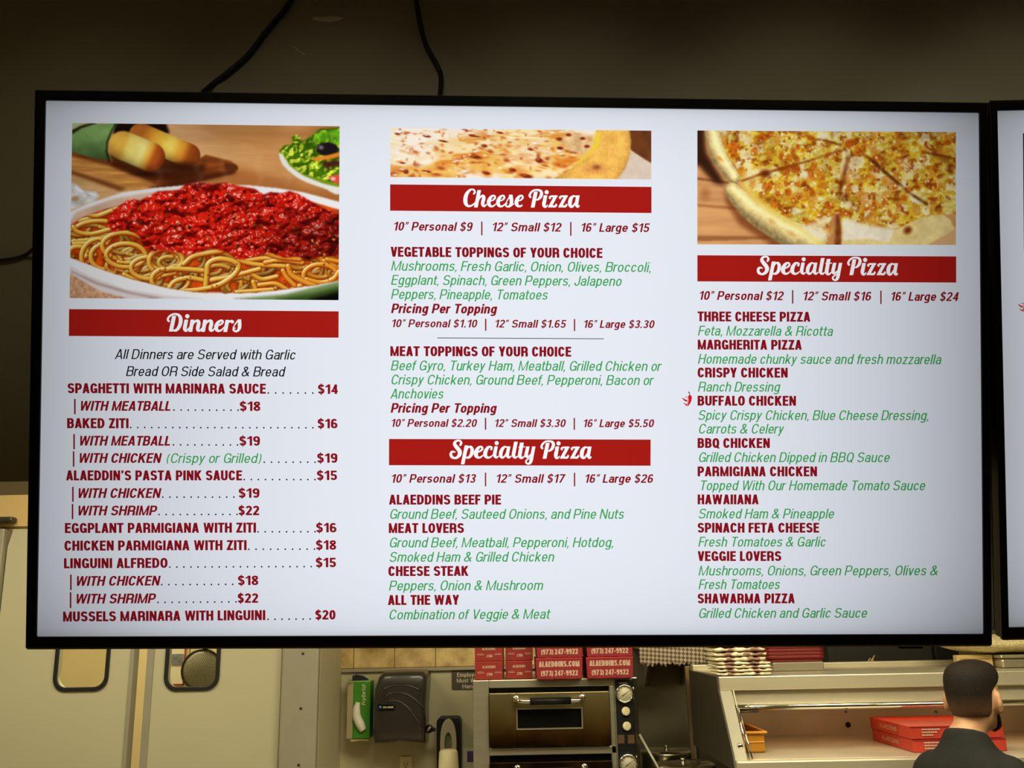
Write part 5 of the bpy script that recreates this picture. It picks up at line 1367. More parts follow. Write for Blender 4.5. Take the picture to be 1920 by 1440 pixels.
for i in range(nx):
    for k in range(sec): fl.f.append((i * sec + k, i * sec + (k + 1) % sec, (i + 1) * sec + (k + 1) % sec, (i + 1) * sec + k)); fl.sm.append(True)
fl.f += [tuple(range(sec)), tuple(nx * sec + k for k in range(sec))]; fl.sm += [True, True]
lo = min(v[2] for v in fl.v); fl.v = [(x, y, z - lo + zb0) for x, y, z in fl.v]
tag(fl.build('fleece_bundle', mat('cream_fleece', (226, 210, 160), .95, noise=.16, nscale=60, bump=.9, bscale=110)), 'cream fleecy bundle lying across the carton under the second screen', 'bundle')

# ------------------------------------------------------------------ the person at the warmer, seen from behind
PY = 3.0
hc = at(1824, 1306, PY)
HK = .885                                    # head scale                      # middle of the head
pr = thing('person', (hc.x - .03, PY - .02, 0), 'person with short dark hair in a black t-shirt, seen from behind at the food warmer', 'person')
skin = mat('skin', (196, 148, 110), .5, noise=.08, nscale=30)
cloth = mat('black_cotton', (17, 17, 16), .85, noise=.10, nscale=20, bump=.25, bscale=30)
hair_m = mat('dark_hair', (30, 23, 18), .75, noise=.4, nscale=220, stretch=(1, 1, .35), bump=.35, bscale=520, spec=.25)
jeans = mat('dark_trousers', (36, 38, 46), .85, noise=.1, nscale=25)
BY = math.radians(-46)                       # torso turned to the right
HY = math.radians(-46)                       # head turned to the right
TX, TY = hc.x - .030, PY - .005
def bt(x, y, z):                             # torso frame: x to his right... y forward
    c, s = math.cos(BY), math.sin(BY)
    return Vector((TX + x * c - y * s, TY + x * s + y * c, z))
def ht(x, y, z):
    c, s = math.cos(HY), math.sin(HY)
    x, y, z = x * HK, y * HK, z * HK
    return Vector((hc.x + x * c - y * s, PY + x * s + y * c, hc.z + z))
zs = at(1810, 1405, PY).z                    # shoulder height
zn = at(1812, 1368, PY).z                    # collar
def sections(secs, n=28, frame=bt, close=True):
    """closed skin over elliptic cross sections (cx, cy, z, rx, ry, power)"""
    mb = MB()
    for cx, cy, z, rx, ry, p in secs:
        for k in range(n):
            a = 2 * math.pi * k / n; c, s = math.cos(a), math.sin(a)
            mb.v.append(frame(cx + rx * math.copysign(abs(c) ** p, c), cy + ry * math.copysign(abs(s) ** p, s), z))
    for i in range(len(secs) - 1):
        for k in range(n): mb.f.append((i * n + k, i * n + (k + 1) % n, (i + 1) * n + (k + 1) % n, (i + 1) * n + k)); mb.sm.append(True)
    mb.f += [tuple(range(n - 1, -1, -1)), tuple((len(secs) - 1) * n + k for k in range(n))]; mb.sm += [True, True]
    return mb
def merge(a, b): a.add(b.v, b.f, True); return a
# body: one surface grown from overlapping volumes by a voxel remesh
bd = MB()
# skull and face, facing +y of the head frame
hd = sections([(0, .012, -.112, .030, .040, .9), (0, .022, -.098, .052, .066, .9), (0, .016, -.072, .064, .084, .9), (0, .006, -.035, .071, .094, .9), (0, 0, .005, .0745, .099, .9), (0, -.002, .04, .0745, .100, .9), (0, -.004, .07, .066, .090, .9), (0, -.004, .095, .045, .064, .95), (0, -.004, .108, .016, .026, 1)], 32, ht)
merge(bd, hd)
bd.tube([ht(0, .098, .012), ht(0, .116, -.018), ht(0, .108, -.034)], [.008, .014, .011], 10)            # nose
bd.ellipsoid(ht(0, .088, -.062), (.024, .012, .007), Euler((0, 0, HY)))                                   # lips
for s in (-1, 1):
    bd.ellipsoid(ht(.030 * s, .082, .004), (.014, .012, .009), Euler((0, 0, HY)))                         # eyelids
    bd.ellipsoid(ht(.084 * s, -.004, -.016), (.0095, .020, .034), Euler((math.radians(-8), 0, HY + .35 * s)))   # ears
    bd.ellipsoid(ht(.083 * s, .002, -.036), (.008, .011, .018), Euler((0, 0, HY)))
# neck
nk = [ht(0, .0, -.03), ht(-.002, -.018, -.075), bt(0, -.012, zn - .01), bt(0, -.02, zs - .05)]
bd.tube([nk[0], nk[1], nk[2], nk[3]], [.050, .050, .053, .066], 20)
# trunk
merge(bd, sections([(0, 0, .86, .15, .105, .85), (0, .0, .98, .145, .10, .85), (0, .0, 1.10, .155, .105, .85), (0, -.005, zs - .08, .136, .090, .85), (0, -.012, zs - .03, .09, .066, .9), (0, -.014, zn - .03, .054, .048, 1)], 28))
hips = .88
for s in (-1, 1):
    bd.tube(crom([bt(.085 * s, 0, hips), bt(.095 * s, .01, .68), bt(.10 * s, .02, .47), bt(.10 * s, -.005, .28), bt(.10 * s, -.02, .09)], 5), list(np.interp(np.linspace(0, 4, 21), [0, 1, 2, 3, 4], [.092, .078, .056, .052, .040])), 18)
    bd.tube([bt(.10 * s, -.045, .042), bt(.105 * s, .06, .040), bt(.11 * s, .17, .028)], [.040, .042, .026], 14)
    sh = bt(.122 * s, -.01, zs - .068); el = bt(.170 * s, .04, zs - .31); wr = bt(.12 * s, .17, zs - .33)
    bd.tube(crom([bt(.06 * s, -.012, zs - .05), sh, (sh + el) / 2, el, (el + wr) / 2, wr], 5), list(np.interp(np.linspace(0, 5, 26), [0, 1, 2, 3, 4, 5], [.038, .040, .040, .038, .035, .025])), 16)
    f = (wr - el).normalized(); side = f.cross(Vector((0, 0, 1))).normalized() * (-s); up = Vector((0, 0, 1))
    pm = wr + f * .045
    bd.ellipsoid(pm, (.042, .050, .017), f.to_track_quat('Y', 'Z').to_euler())
    for k, (o_, ln) in enumerate(((-.030, .066), (-.010, .076), (.011, .072), (.030, .056))):
        base = wr + f * .082 - side * o_ * 1.0
        bd.tube([wr + f * .05 - side * o_ * .8, base, base + f * ln * .5 - up * .010, base + f * ln * .8 - up * .034], [.0098, .0095, .0088, .0075], 8)
    bd.tube([wr + f * .02 + side * .022, wr + f * .045 + side * .048 - up * .004, wr + f * .075 + side * .058 - up * .012], [.013, .0115, .009], 8)
body = bd.build('body', skin, pr, fix=True)
rm = body.modifiers.new('one_surface', 'REMESH'); rm.mode = 'VOXEL'; rm.voxel_size = .0062; rm.use_smooth_shade = True
smo = body.modifiers.new('smooth', 'SMOOTH'); smo.factor = .5; smo.iterations = 4
# eyes
ey = MB()
for s in (-1, 1): ey.ellipsoid(ht(.030 * s, .087, .004), (.010, .010, .006), Euler((0, 0, HY)))
ey.build('eyes', mat('dark_eye', (30, 22, 18), .2), pr)
# hair: a close crop that tapers into the neck, longer on top with a small front
hm = sections([(0, .008, -.070, .0625, .080, .9), (0, .004, -.05, .0695, .0905, .9), (0, .002, -.03, .0735, .0965, .9), (0, -.001, .0, .0775, .103, .9), (0, .0, .02, .079, .106, .9), (0, .002, .045, .080, .110, .9), (0, .006, .075, .077, .112, .88), (0, .012, .098, .064, .104, .9), (0, .014, .112, .044, .080, .95), (0, .010, .119, .014, .03, 1)], 44, ht)
nv = []
ic = Euler((0, 0, HY)).to_matrix().inverted()
for v in hm.v:
    l = ic @ (Vector(v) - Vector((hc.x, PY, hc.z))) / HK
    face = max(0.0, l.y - .012)
    lim = .034 + .02 * max(0, 1 - abs(l.x) / .06)             # hair line over the forehead and round the ears
    ear = -.026 if l.z < .026 else .030
    if l.z < lim and l.y > ear: l.y = ear - (l.y - ear) * .04; l.x *= .93
    r = random.random() * .0016
    nv.append(tuple(ht(l.x * (1 + r * 8), l.y, l.z + r)))
hm.v = nv
fade = hair_m.copy(); fade.name = 'faded_hair'                # clipped sides: skin shows through towards the nape
nt = fade.node_tree; b = nt.nodes['Principled BSDF']
src = b.inputs['Base Color'].links[0].from_socket
tc = nt.nodes.new('ShaderNodeTexCoord'); sp = nt.nodes.new('ShaderNodeSeparateXYZ'); mr = nt.nodes.new('ShaderNodeMapRange'); mx = nt.nodes.new('ShaderNodeMix'); mx.data_type = 'RGBA'
nt.links.new(tc.outputs['Object'], sp.inputs[0]); nt.links.new(sp.outputs['Z'], mr.inputs[0])
mr.inputs[1].default_value = hc.z - .066 * HK; mr.inputs[2].default_value = hc.z + .012 * HK; mr.inputs[3].default_value = .52; mr.inputs[4].default_value = 0
nt.links.new(mr.outputs[0], mx.inputs[0]); nt.links.new(src, mx.inputs[6]); mx.inputs[7].default_value = (*lin((150, 110, 80)), 1)
nt.links.new(mx.outputs[2], b.inputs['Base Color'])
hair = hm.build('hair', fade, pr)
hair.modifiers.new('round', 'SUBSURF').render_levels = 1
beard = MB()
for s in (-1, 1):
    beard.tube(crom([ht(.064 * s, .012, -.045), ht(.060 * s, .028, -.072), ht(.048 * s, .052, -.092), ht(.026 * s, .076, -.102)], 5), list(np.linspace(.007, .013, 16)), 10)
beard.build('beard', hair_m, pr)
# t-shirt
ts = sections([(0, 0, .93, .168, .122, .85), (0, .0, 1.02, .166, .118, .85), (0, -.002, 1.12, .160, .112, .85), (0, -.008, zs - .075, .152, .104, .84), (0, -.012, zs - .04, .132, .094, .86), (0, -.014, zs - .012, .106, .082, .9), (0, -.016, zs + .010, .082, .070, .92), (.0, -.014, zn - .006, .064, .060, .97), (0, -.013, zn + .008, .058, .057, 1)], 32)
for s in (-1, 1):
    sh = bt(.122 * s, -.01, zs - .068); el = bt(.170 * s, .04, zs - .31)
    merge(ts, MB().tube(crom([bt(.06 * s, -.012, zs - .040), sh, sh + (el - sh) * .45, sh + (el - sh) * .78], 5), list(np.interp(np.linspace(0, 3, 16), [0, 1, 2, 3], [.046, .050, .054, .058])), 18))
ib = Euler((0, 0, BY)).to_matrix().inverted()
tv = []
for v in ts.v:                                   # the collar dips towards the throat
    l = ib @ Vector((v[0] - TX, v[1] - TY, 0)); w_ = min(max((v[2] - zs + .01) / (zn - zs), 0), 1)
    tv.append((v[0], v[1], v[2] - .30 * (l.y + .05) * w_))
ts.v = tv
shirt = ts.build('t_shirt', cloth, pr)
rm = shirt.modifiers.new('one_surface', 'REMESH'); rm.mode = 'VOXEL'; rm.voxel_size = .008; rm.use_smooth_shade = True
smo = shirt.modifiers.new('smooth', 'SMOOTH'); smo.factor = .5; smo.iterations = 6
trs = MB()
for s in (-1, 1):
    trs.tube(crom([bt(.082 * s, 0, .93), bt(.095 * s, .01, .68), bt(.10 * s, .02, .47), bt(.10 * s, -.005, .28), bt(.10 * s, -.02, .06)], 5), list(np.interp(np.linspace(0, 4, 21), [0, 1, 2, 3, 4], [.105, .090, .070, .066, .062])), 18)
merge(trs, sections([(0, 0, .82, .16, .112, .85), (0, 0, .90, .158, .112, .85), (0, 0, .96, .152, .108, .85)], 24))
tr_ = trs.build('trousers', jeans, pr)
rm = tr_.modifiers.new('one_surface', 'REMESH'); rm.mode = 'VOXEL'; rm.voxel_size = .012; rm.use_smooth_shade = True
for s in (-1, 1):
    MB().tube([bt(.10 * s, -.075, .045), bt(.102 * s, -.02, .052), bt(.106 * s, .09, .045), bt(.112 * s, .20, .032)], [.036, .050, .047, .030], 16).build('shoe', M['black'], pr)

# ------------------------------------------------------------------ the menu screens
SW, SH = 1.2096, .6804
def screen_frame(loc, rot):
    R = Euler(rot).to_matrix()
    X, Yv, Z = R @ Vector((1, 0, 0)), R @ Vector((0, 1, 0)), R @ Vector((0, 0, 1))
    def toloc(px, py):
        d = ray(px, py); t = (loc - EYE).dot(Yv) / d.dot(Yv)
        q = EYE + d * t - loc
        return q.dot(X), q.dot(Z)
    return toloc

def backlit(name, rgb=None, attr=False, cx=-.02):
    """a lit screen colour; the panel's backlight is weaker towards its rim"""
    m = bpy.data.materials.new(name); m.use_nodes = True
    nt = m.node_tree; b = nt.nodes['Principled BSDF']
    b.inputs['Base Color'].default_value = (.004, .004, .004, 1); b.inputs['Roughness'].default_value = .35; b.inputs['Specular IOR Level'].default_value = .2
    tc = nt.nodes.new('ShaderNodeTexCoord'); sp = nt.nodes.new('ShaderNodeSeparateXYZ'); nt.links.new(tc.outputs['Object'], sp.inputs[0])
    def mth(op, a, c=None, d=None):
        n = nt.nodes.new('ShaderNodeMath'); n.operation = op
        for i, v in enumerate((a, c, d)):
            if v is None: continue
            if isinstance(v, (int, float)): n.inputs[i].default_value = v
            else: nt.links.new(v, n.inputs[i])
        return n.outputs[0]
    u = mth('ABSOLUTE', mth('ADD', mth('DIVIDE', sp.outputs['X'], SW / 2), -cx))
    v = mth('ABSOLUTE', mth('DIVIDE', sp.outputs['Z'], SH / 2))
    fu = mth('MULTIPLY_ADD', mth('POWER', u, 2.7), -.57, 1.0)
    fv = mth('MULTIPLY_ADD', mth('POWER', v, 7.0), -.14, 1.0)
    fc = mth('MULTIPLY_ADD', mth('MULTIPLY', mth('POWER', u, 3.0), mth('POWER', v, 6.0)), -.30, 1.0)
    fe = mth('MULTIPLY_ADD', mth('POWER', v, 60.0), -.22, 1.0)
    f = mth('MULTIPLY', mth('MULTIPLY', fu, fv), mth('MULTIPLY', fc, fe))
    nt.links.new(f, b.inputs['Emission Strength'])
    if attr:
        a = nt.nodes.new('ShaderNodeAttribute'); a.attribute_name = 'picture'
        nt.links.new(a.outputs['Color'], b.inputs['Emission Color'])
    else: b.inputs['Emission Color'].default_value = (*lin(rgb), 1)
    return m
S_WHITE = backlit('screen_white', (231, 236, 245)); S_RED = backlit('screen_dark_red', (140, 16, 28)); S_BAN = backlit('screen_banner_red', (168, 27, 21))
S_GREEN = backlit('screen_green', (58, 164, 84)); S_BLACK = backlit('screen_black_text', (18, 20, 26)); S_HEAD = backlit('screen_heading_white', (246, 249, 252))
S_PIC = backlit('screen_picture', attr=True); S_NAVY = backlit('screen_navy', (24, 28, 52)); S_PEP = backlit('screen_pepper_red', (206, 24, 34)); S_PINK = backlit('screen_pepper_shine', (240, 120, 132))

def lay(name, polys, m, parent, toloc, depth, px=True):
    mb = MB()
    for p in polys:
        mb.add([(lambda q: (q[0], -depth, q[1]))(toloc(x, y)) for x, y in p], [tuple(range(len(p)))])
    me = bpy.data.meshes.new(name); me.from_pydata(mb.v, [], mb.f); me.materials.append(m)
    o = bpy.data.objects.new(name, me); COL.objects.link(o); o.parent = parent
    return o

def local(mb, name, m, parent, bevel=0.0):
    o = mb.build(name, m, None, bevel); o.parent = parent
    return o

def picture(name, arr, corners, parent, toloc, depth):
    H, W, _ = arr.shape
    vs = np.zeros(((H + 1) * (W + 1), 3)); 
    (tl, tr, br, bl) = [np.array(c, float) for c in corners]
    c4 = [np.array(toloc(*c)) for c in corners]
    u = np.linspace(0, 1, W + 1)[None, :, None]; v = np.linspace(0, 1, H + 1)[:, None, None]
    P_ = (c4[0] * (1 - u) + c4[1] * u) * (1 - v) + (c4[3] * (1 - u) + c4[2] * u) * v
    P_ = P_.reshape(-1, 2)
    vs[:, 0] = P_[:, 0]; vs[:, 1] = -depth; vs[:, 2] = P_[:, 1]
    i = np.arange(H)[:, None] * (W + 1) + np.arange(W)[None, :]
    q = np.stack([i, i + 1, i + W + 2, i + W + 1], -1).reshape(-1, 4)
    me = bpy.data.meshes.new(name)
    me.vertices.add(len(vs)); me.vertices.foreach_set('co', vs.ravel())
    me.loops.add(q.size); me.loops.foreach_set('vertex_index', q.ravel().astype(np.int32))
    me.polygons.add(len(q)); me.polygons.foreach_set('loop_start', np.arange(0, q.size, 4, dtype=np.int32))
    me.update(calc_edges=True)
    pa = np.pad(arr, ((0, 1), (0, 1), (0, 0)), mode='edge')
    col = np.ones(((H + 1) * (W + 1), 4)); col[:, :3] = lin(pa.reshape(-1, 3) / 255.0 + 1e-9) if pa.max() <= 1.5 else lin(np.maximum(pa.reshape(-1, 3), 0))
    at_ = me.color_attributes.new('picture', 'FLOAT_COLOR', 'POINT'); at_.data.foreach_set('color', col.ravel().astype(np.float32))
    me.materials.append(S_PIC)
    o = bpy.data.objects.new(name, me); COL.objects.link(o); o.parent = parent
    return o

def display(name, loc, rot, label, b_left, b_right, b_top, b_bot, deep=.055):
    t = thing(name, loc, label, 'menu screen', 'menu screens hanging from the soffit')
    t.rotation_euler = rot
    x0, x1, z0, z1 = -SW / 2, SW / 2, -SH / 2, SH / 2
    X0, X1, Z0, Z1 = x0 - b_left, x1 + b_right, z0 - b_bot, z1 + b_top
    fr = MB().ring([(X0, Z0), (X1, Z0), (X1, Z1), (X0, Z1)], [(x0, z0), (x1, z0), (x1, z1), (x0, z1)], 'y', -.0025, .016)
    local(fr, 'bezel', M['black_gloss'], t, .0012)
    local(MB().ring([(X0 - .0006, Z0 - .0006), (X1 + .0006, Z0 - .0006), (X1 + .0006, Z1 + .0006), (X0 - .0006, Z1 + .0006)], [(X0 + .0004, Z0 + .0004), (X1 - .0004, Z0 + .0004), (X1 - .0004, Z1 - .0004), (X0 + .0004, Z1 - .0004)], 'y', -.0028, -.001), 'edge_trim', mat('dark_metal_trim', (70, 66, 56), .35, .8), t)
    local(MB().box(X0 + .002, X1 - .002, .016, deep, Z0 + .002, Z1 - .002), 'housing', M['black'], t, .006)
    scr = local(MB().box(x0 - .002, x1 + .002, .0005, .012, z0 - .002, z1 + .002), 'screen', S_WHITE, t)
    local(MB().box(X0 + .001, X1 - .001, -.0028, .004, Z0 - .0022, Z0 - .0002), 'bottom_strip', mat('grey_strip', (150, 142, 110), .3, .5), t)
    # arm that holds it to the soffit
    inv = (Matrix.Translation(loc) @ Euler(rot).to_matrix().to_4x4()).inverted()
    arm = MB()
    for sx in (-.22, .22):
        a = Vector((sx, deep, .16)); w = Matrix.Translation(loc) @ Euler(rot).to_matrix().to_4x4() @ a
        e = inv @ Vector((w.x, 1.4495, w.z + .02))
        arm.tube([a, e], .012, 8)
    local(arm, 'wall_bracket', M['black'], t)
    return t, scr

LOC1 = Vector((.0081, 1.1923, 2.0048)); ROT1 = (.2256, .0162, .0343)
T1, SC1 = display('menu_display', LOC1, ROT1, 'large menu screen with red headings and three food pictures, hanging from the soffit', .0122, .0092, .0121, .0132)
F1 = screen_frame(LOC1, ROT1)
q0, q1 = F1(1684, 1207), F1(1730, 1216)
local(MB().box(q0[0], q1[0], -.002, .02, q1[1], q0[1] + .002), 'logo_tab', M['black_gloss'], T1, .001)

# rows of the menu: text, style, x0, x1, baseline, cap height
def slope(x, y):
    ys = [440, 560, 680, 800, 900, 1000, 1080, 1170]
    a = np.interp(y, ys, [.0075, .0058, .0036, .0018, 0, -.0022, -.0045, -.0076])
    b2 = np.interp(y, ys, [.0065, .0050, .0028, .0016, .0004, -.0006, -.002, -.0045])
    c = np.interp(y, ys, [.0055, .0045, .0022, .0012, .0004, -.0002, -.0006, -.0014])
    return float(np.interp(x, [380, 980, 1550], [a, b2, c]))
def line(txt, style, x0, x1, y, cap, sp=.40):
    s = slope((x0 + x1) / 2, y)
    return [[(px, y - py + (px - x0) * s) for px, py in poly] for poly in text_polys(txt, style, x0, x1, cap, sp)]
def bar(x, y0, y1, w=2.9, lean=0.0): return [[(x - w / 2, y0), (x + w / 2, y0), (x + w / 2 - lean, y1), (x - w / 2 - lean, y1)]]
def dots(x0, x1, y, step=13.05, s_=0.0):
    n = max(int(round((x1 - x0) / step)), 1); out = []
    for i in range(n + 1):
        x = x0 + (x1 - x0) * i / n; yy = y + (x - x0) * slope(x, y)
        out += disc(x, yy - 1.5, 1.55)
    return out
red_a, red_b, red_c, blk, gre_a, gre_b, gre_c, pri_b, pri_c = [], [], [], [], [], [], [], [], []
blk += line('All Dinners are Served with Garlic', 'light', 216, 556.5, 673.2, 18.6) + line('Bread OR Side Salad & Bread', 'light', 237, 536, 705.2, 18.6)
for t, x0, x1, y, d0, d1, p, px0, px1, py in (
    ('SPAGHETTI WITH MARINARA SAUCE', 127.7, 499, 737.3, 503.5, 587, '$14', 596.4, 633.8, 738.6), ('BAKED ZITI', 126.8, 242, 802.8, 246, 587, '$16', 595.8, 633.2, 803),
    ('ALAEDDIN’S PASTA PINK SAUCE', 124.8, 454.4, 900.6, 458.5, 591, '$15', 594.4, 632.3, 900), ('EGGPLANT PARMIGIANA WITH ZITI', 122.7, 480.6, 999.2, 484.5, 591, '$16', 593, 631.4, 998),
    ('CHICKEN PARMIGIANA WITH ZITI', 121.9, 463, 1032.2, 467, 590, '$18', 592.7, 630.8, 1030.5), ('LINGUINI ALFREDO', 121, 315, 1065.2, 319, 584, '$15', 592.4, 630.3, 1063.3),
    ('MUSSELS MARINARA WITH LINGUINI', 119, 498, 1165, 503, 582, '$20', 591.5, 629.4, 1161.3)):
    red_a += line(t, 'bold', x0, x1, y, 18.8) + line(p, 'boldob' if 0 else 'bold', px0, px1, py, 17.8); blk += dots(d0, d1, y + (d0 - x0) * slope(400, y))
for t, x0, x1, y, bx, b0, b1, d0, d1, p, px0, px1, py in (
    ('WITH MEATBALL', 149, 323, 770, 141.4, 748, 776.7, 327, 447, '$18', 450, 488.8, 770.6), ('WITH MEATBALL', 147.5, 322.3, 835.4, 139.9, 813.8, 842.4, 326, 446, '$19', 449.4, 488, 835.5),
    ('WITH CHICKEN', 146.7, 304.2, 867.8, 139, 846, 875, 0, 0, '$19', 595, 633, 867.6), ('WITH CHICKEN', 144.6, 303.3, 933.6, 137.7, 912.5, 940.8, 306, 439, '$19', 448, 487, 933.2),
    ('WITH SHRIMP', 144.3, 296.3, 966.3, 137, 944.6, 973.2, 299, 445, '$22', 447.7, 486.5, 965.8), ('WITH CHICKEN', 141.4, 301.9, 1098.2, 133.9, 1076.8, 1106, 304, 437, '$18', 446.5, 485, 1096.8),
    ('WITH SHRIMP', 140.8, 294, 1131.5, 133.3, 1110, 1139.5, 297, 443, '$22', 446.2, 484.5, 1130)):
    red_a += line(t, 'medob' if 0 else 'boldob', x0, x1, y, 18.4) + line(p, 'bold', px0, px1, py, 17.8) + bar(bx, b0, b1)
    if d1: blk += dots(d0, d1, y + (d0 - x0) * slope(300, y))
gre_a += line('(Crispy or Grilled)', 'light', 312, 492.3, 868, 18.4); blk += dots(496, 591, 868)
for t, x0, x1, y in (('VEGETABLE TOPPINGS OF YOUR CHOICE', 732.5, 1129.4, 481.7), ('MEAT TOPPINGS OF YOUR CHOICE', 731.9, 1070.8, 667.8), ('ALAEDDINS BEEF PIE', 729.5, 939.5, 945.9), ('MEAT LOVERS', 729, 870, 999.2),
    ('CHEESE STEAK', 728.4, 878.3, 1079.8), ('ALL THE WAY', 727.5, 861, 1134)): red_b += line(t, 'bold', x0, x1, y, 18.6)
for t, x0, x1, y in (('Pricing Per Topping', 733.3, 933, 587.4), ('Pricing Per Topping', 732.5, 932.3, 773.8)): red_b += line(t, 'boldob', x0, x1, y, 18)
for t, x0, x1, y in (('Mushrooms, Fresh Garlic, Onion, Olives, Broccoli,', 733.3, 1222.5, 507.8), ('Eggplant, Spinach, Green Peppers, Jalapeno', 733.3, 1167, 534.3), ('Peppers, Pineapple, Tomatoes', 733.3, 1028.5, 560.8),
    ('Beef Gyro, Turkey Ham, Meatball, Grilled Chicken or', 732.8, 1241.4, 694.5), ('Crispy Chicken, Ground Beef, Pepperoni, Bacon or', 732.8, 1226.8, 721), ('Anchovies', 731.9, 833.4, 747.3),
    ('Ground Beef, Sauteed Onions, and Pine Nuts', 730.4, 1171.4, 972.7), ('Ground Beef, Meatball, Pepperoni, Hotdog,', 729.8, 1152.5, 1026.1), ('Smoked Ham & Grilled Chicken', 729.8, 1040.5, 1053.2),
    ('Peppers, Onion & Mushroom', 729.3, 1019.8, 1106.9), ('Combination of Veggie & Meat', 729, 1032.9, 1161.2)): gre_b += line(t, 'light', x0, x1, y, 18.6)
def prices(dst, cap, y, a, b2, c, bars, b0, b1):
    for (t, x0, x1) in (a, b2, c): dst.extend(line(t, 'medob', x0, x1, y + (x0 - a[1]) * slope(x0, y), cap, .42))
    for bx in bars: dst.extend(bar(bx, b0 + (bx - a[1]) * slope(bx, y), b1 + (bx - a[1]) * slope(bx, y), 2.5))
prices(pri_b, 16.4, 432.7, ('10” Personal $9', 736.8, 887), ('12” Small $12', 921.5, 1053.3), ('16” Large $15', 1087.7, 1218.4), (903.4, 1070), 414.6, 440.6)
prices(pri_b, 14.8, 613.6, ('10” Personal $1.10', 733.3, 895.8), ('12” Small $1.65', 926.7, 1062), ('16” Large $3.30', 1092.7, 1227.7), (910.7, 1077), 597, 619.6)
prices(pri_b, 14.8, 800.3, ('10” Personal $2.20', 732.5, 895.2), ('12” Small $3.30', 926, 1061.5), ('16” Large $5.50', 1092, 1226.8), (910.4, 1076.6), 783, 805.5)
prices(pri_b, 16.2, 905, ('10” Personal $13', 732.5, 893.2), ('12” Small $17', 928.8, 1060), ('16” Large $26', 1095, 1225.7), (910.4, 1077), 886, 911.7)
prices(pri_c, 16.6, 562.5, ('10” Personal $12', 1309, 1469.4), ('12” Small $16', 1503.5, 1634), ('16” Large $24', 1667.8, 1797.5), (1485.5, 1650.8), 543.5, 568.8)
for t, x1, y in (('THREE CHEESE PIZZA', 1518.7, 602.7), ('MARGHERITA PIZZA', 1502.7, 655.5), ('CRISPY CHICKEN', 1476.4, 707.8), ('BUFFALO CHICKEN', 1491.9, 760.5), ('BBQ CHICKEN', 1442.9, 839.8), ('PARMIGIANA CHICKEN', 1531.3, 892.9),
    ('HAWAIIANA', 1421.9, 945.4), ('SPINACH FETA CHEESE', 1535, 998.5), ('VEGGIE LOVERS', 1464.2, 1051.6), ('SHAWARMA PIZZA', 1489.5, 1131)): red_c += line(t, 'bold', 1307.5, x1, y, 18.5)
for t, x0, x1, y in (('Feta, Mozzarella & Ricotta', 1308, 1562.5, 629.3), ('Homemade chunky sauce and fresh mozzarella', 1308, 1765.5, 682.1), ('Ranch Dressing', 1308, 1463.3, 734.3), ('Spicy Crispy Chicken, Blue Cheese Dressing,', 1308, 1742.7, 787.4),
    ('Carrots & Celery', 1308.7, 1470.6, 813), ('Grilled Chicken Dipped in BBQ Sauce', 1308.7, 1669, 866.3), ('Topped With Our Homemade Tomato Sauce', 1310.5, 1735.4, 919.1), ('Smoked Ham & Pineapple', 1308.7, 1564.8, 972), ('Fresh Tomatoes & Garlic', 1308.7, 1549.3, 1024.7),
    ('Mushrooms, Onions, Green Peppers, Olives &', 1309, 1759.6, 1078.7), ('Fresh Tomatoes', 1309, 1463.3, 1104.4), ('Grilled Chicken and Garlic Sauce', 1309, 1626.6, 1158.3)): gre_c += line(t, 'light', x0, x1, y, 18.5)
TD = .0016
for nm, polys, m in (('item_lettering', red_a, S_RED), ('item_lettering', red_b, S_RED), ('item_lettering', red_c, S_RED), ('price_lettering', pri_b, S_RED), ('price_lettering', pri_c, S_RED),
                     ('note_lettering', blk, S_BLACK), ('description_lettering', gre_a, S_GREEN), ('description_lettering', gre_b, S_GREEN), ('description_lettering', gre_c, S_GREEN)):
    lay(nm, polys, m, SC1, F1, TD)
lay('divider_line', [[(820, 633.1), (1132, 634.8), (1132, 636.1), (820, 634.4)]], S_BLACK, SC1, F1, TD)
bans = ([(130, 579.7), (635.2, 583.9), (635, 633.3), (129.6, 630)], [(731.6, 346), (1221.3, 350.7), (1221.3, 399.7), (731.6, 395.3)], [(729.6, 823), (1219.8, 824.2), (1219.6, 873.2), (729.4, 872.2)], [(1307.3, 478.8), (1792.3, 481), (1792.3, 530), (1307.3, 527.8)])
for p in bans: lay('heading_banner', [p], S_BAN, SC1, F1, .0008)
piz = script_pizza(); spc = script_special()
for polys in (script_dinners(), script_cheese() + moved(piz, -22.2, -470.4), spc + piz,
              [[(1682 + (x - 1108.1) * .9945, y - 343.4 + (x - 1108.1) * .0042) for x, y in p] for p in spc + piz]):
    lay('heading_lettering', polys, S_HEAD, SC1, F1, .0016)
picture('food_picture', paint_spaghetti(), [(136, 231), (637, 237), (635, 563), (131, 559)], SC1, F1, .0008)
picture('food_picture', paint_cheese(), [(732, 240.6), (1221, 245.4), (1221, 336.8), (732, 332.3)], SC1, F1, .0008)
picture('food_picture', paint_special(), [(1307.3, 245), (1791.7, 248), (1791.7, 459.5), (1307.3, 458.4)], SC1, F1, .0008)
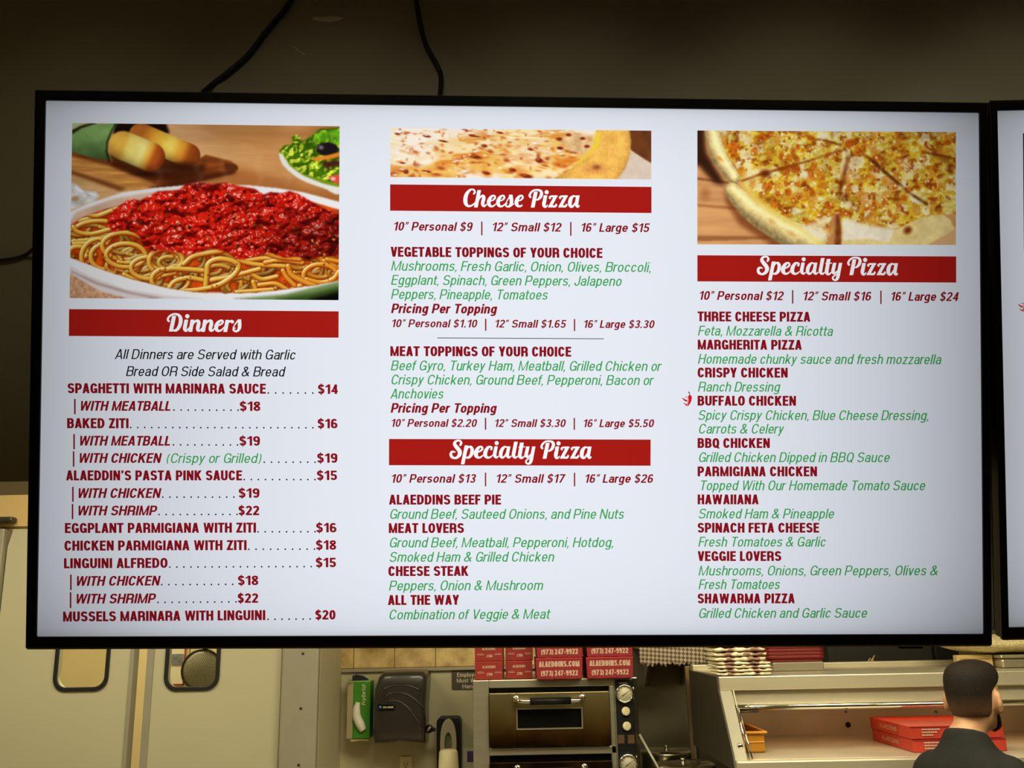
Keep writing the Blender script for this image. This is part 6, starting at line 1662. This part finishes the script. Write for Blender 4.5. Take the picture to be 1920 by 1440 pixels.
def pepper(toloc, parent, ox, oy, k=1.0):
    T = lambda pts: [(ox + x * k, oy + y * k) for x, y in pts]
    sc = 50 / 1600
    A = lambda pts: T([(x * sc, y * sc) for x, y in pts])
    lay('pepper_icon', [A([(640,560),(700,500),(760,490),(830,540),(860,640),(840,800),(790,950),(700,1090),(600,1190),(600,1000),(640,800)])] +
        [A([(590,610),(520,610),(430,650),(590,660)]), A([(590,780),(480,780),(380,700),(220,680),(320,740),(420,860),(590,910)]), A([(590,1020),(520,1050),(430,980),(340,970),(430,1050),(540,1170),(590,1100)])], S_PEP, parent, toloc, .0012)
    lay('pepper_shine', [A([(600,600),(640,640),(670,800),(650,1000),(590,1160),(580,1150),(625,1000),(640,800),(612,680)])], S_PINK, parent, toloc, .0018)
    lay('pepper_stem', [A([(690,490),(690,400),(620,320),(660,290),(720,350),(740,400),(730,490)])], S_BLACK, parent, toloc, .0018)
pepper(F1, SC1, 1270, 725)

# second screen, most of it beyond the right edge of the picture
a2, b2_ = at(1869.5, 208, 1.140), at(1890, 1176, 1.306)
k = SH / (a2 - b2_).length; a2 = EYE + (a2 - EYE) * k; b2_ = EYE + (b2_ - EYE) * k
Zv = (a2 - b2_).normalized(); Xv = (Vector((1, -.004, 0)) - Zv * Zv.x).normalized(); Yv_ = Zv.cross(Xv)
R2 = Matrix((Xv, Yv_, Zv)).transposed(); ROT2 = tuple(R2.to_euler()); LOC2 = (a2 + b2_) / 2 + Xv * (SW / 2)
T2, SC2 = display('menu_display', LOC2, ROT2, 'second menu screen, cut off by the edge of the picture beside the large one', .0098, .0098, .0125, .0140)
F2 = screen_frame(LOC2, ROT2)
pepper(F2, SC2, 1900, 551, .92)
lay('picture_block', [[(1917.3, 250), (2240, 246), (2240, 470), (1919, 470)]], S_NAVY, SC2, F2, .001)

# ------------------------------------------------------------------ cables
def cable(name, pts, label, r=.0042):
    q = crom([tuple(p) for p in pts], 8)
    return tag(MB().tube([Vector(p) for p in q], r, 10).build(name, M['rubber']), label, 'cable', 'black cables above and beside the screens')
def wallpt(px, py, Y=1.444): p = at(px, py, Y); return (p.x, p.y, p.z)
cable('power_cable', [wallpt(572, -60), wallpt(556, -20), wallpt(535, 16), wallpt(500, 58), wallpt(465, 103), wallpt(425, 138), wallpt(393, 163), wallpt(372, 186, 1.40), wallpt(355, 230, 1.30)], 'black cable running down to the left part of the large screen', .0046)
cable('power_cable', [wallpt(774, -60), wallpt(778, -20), wallpt(785, 30), wallpt(798, 82), wallpt(818, 120), wallpt(827, 145), wallpt(824, 186, 1.42), wallpt(815, 240, 1.30)], 'black cable running down to the middle of the large screen', .0042)
cable('power_cable', [wallpt(-60, 489), wallpt(-10, 489), wallpt(25, 485), wallpt(48, 478), wallpt(64, 466, 1.42), wallpt(90, 450, 1.38)], 'thin black cable entering from the left beside the large screen', .0030)
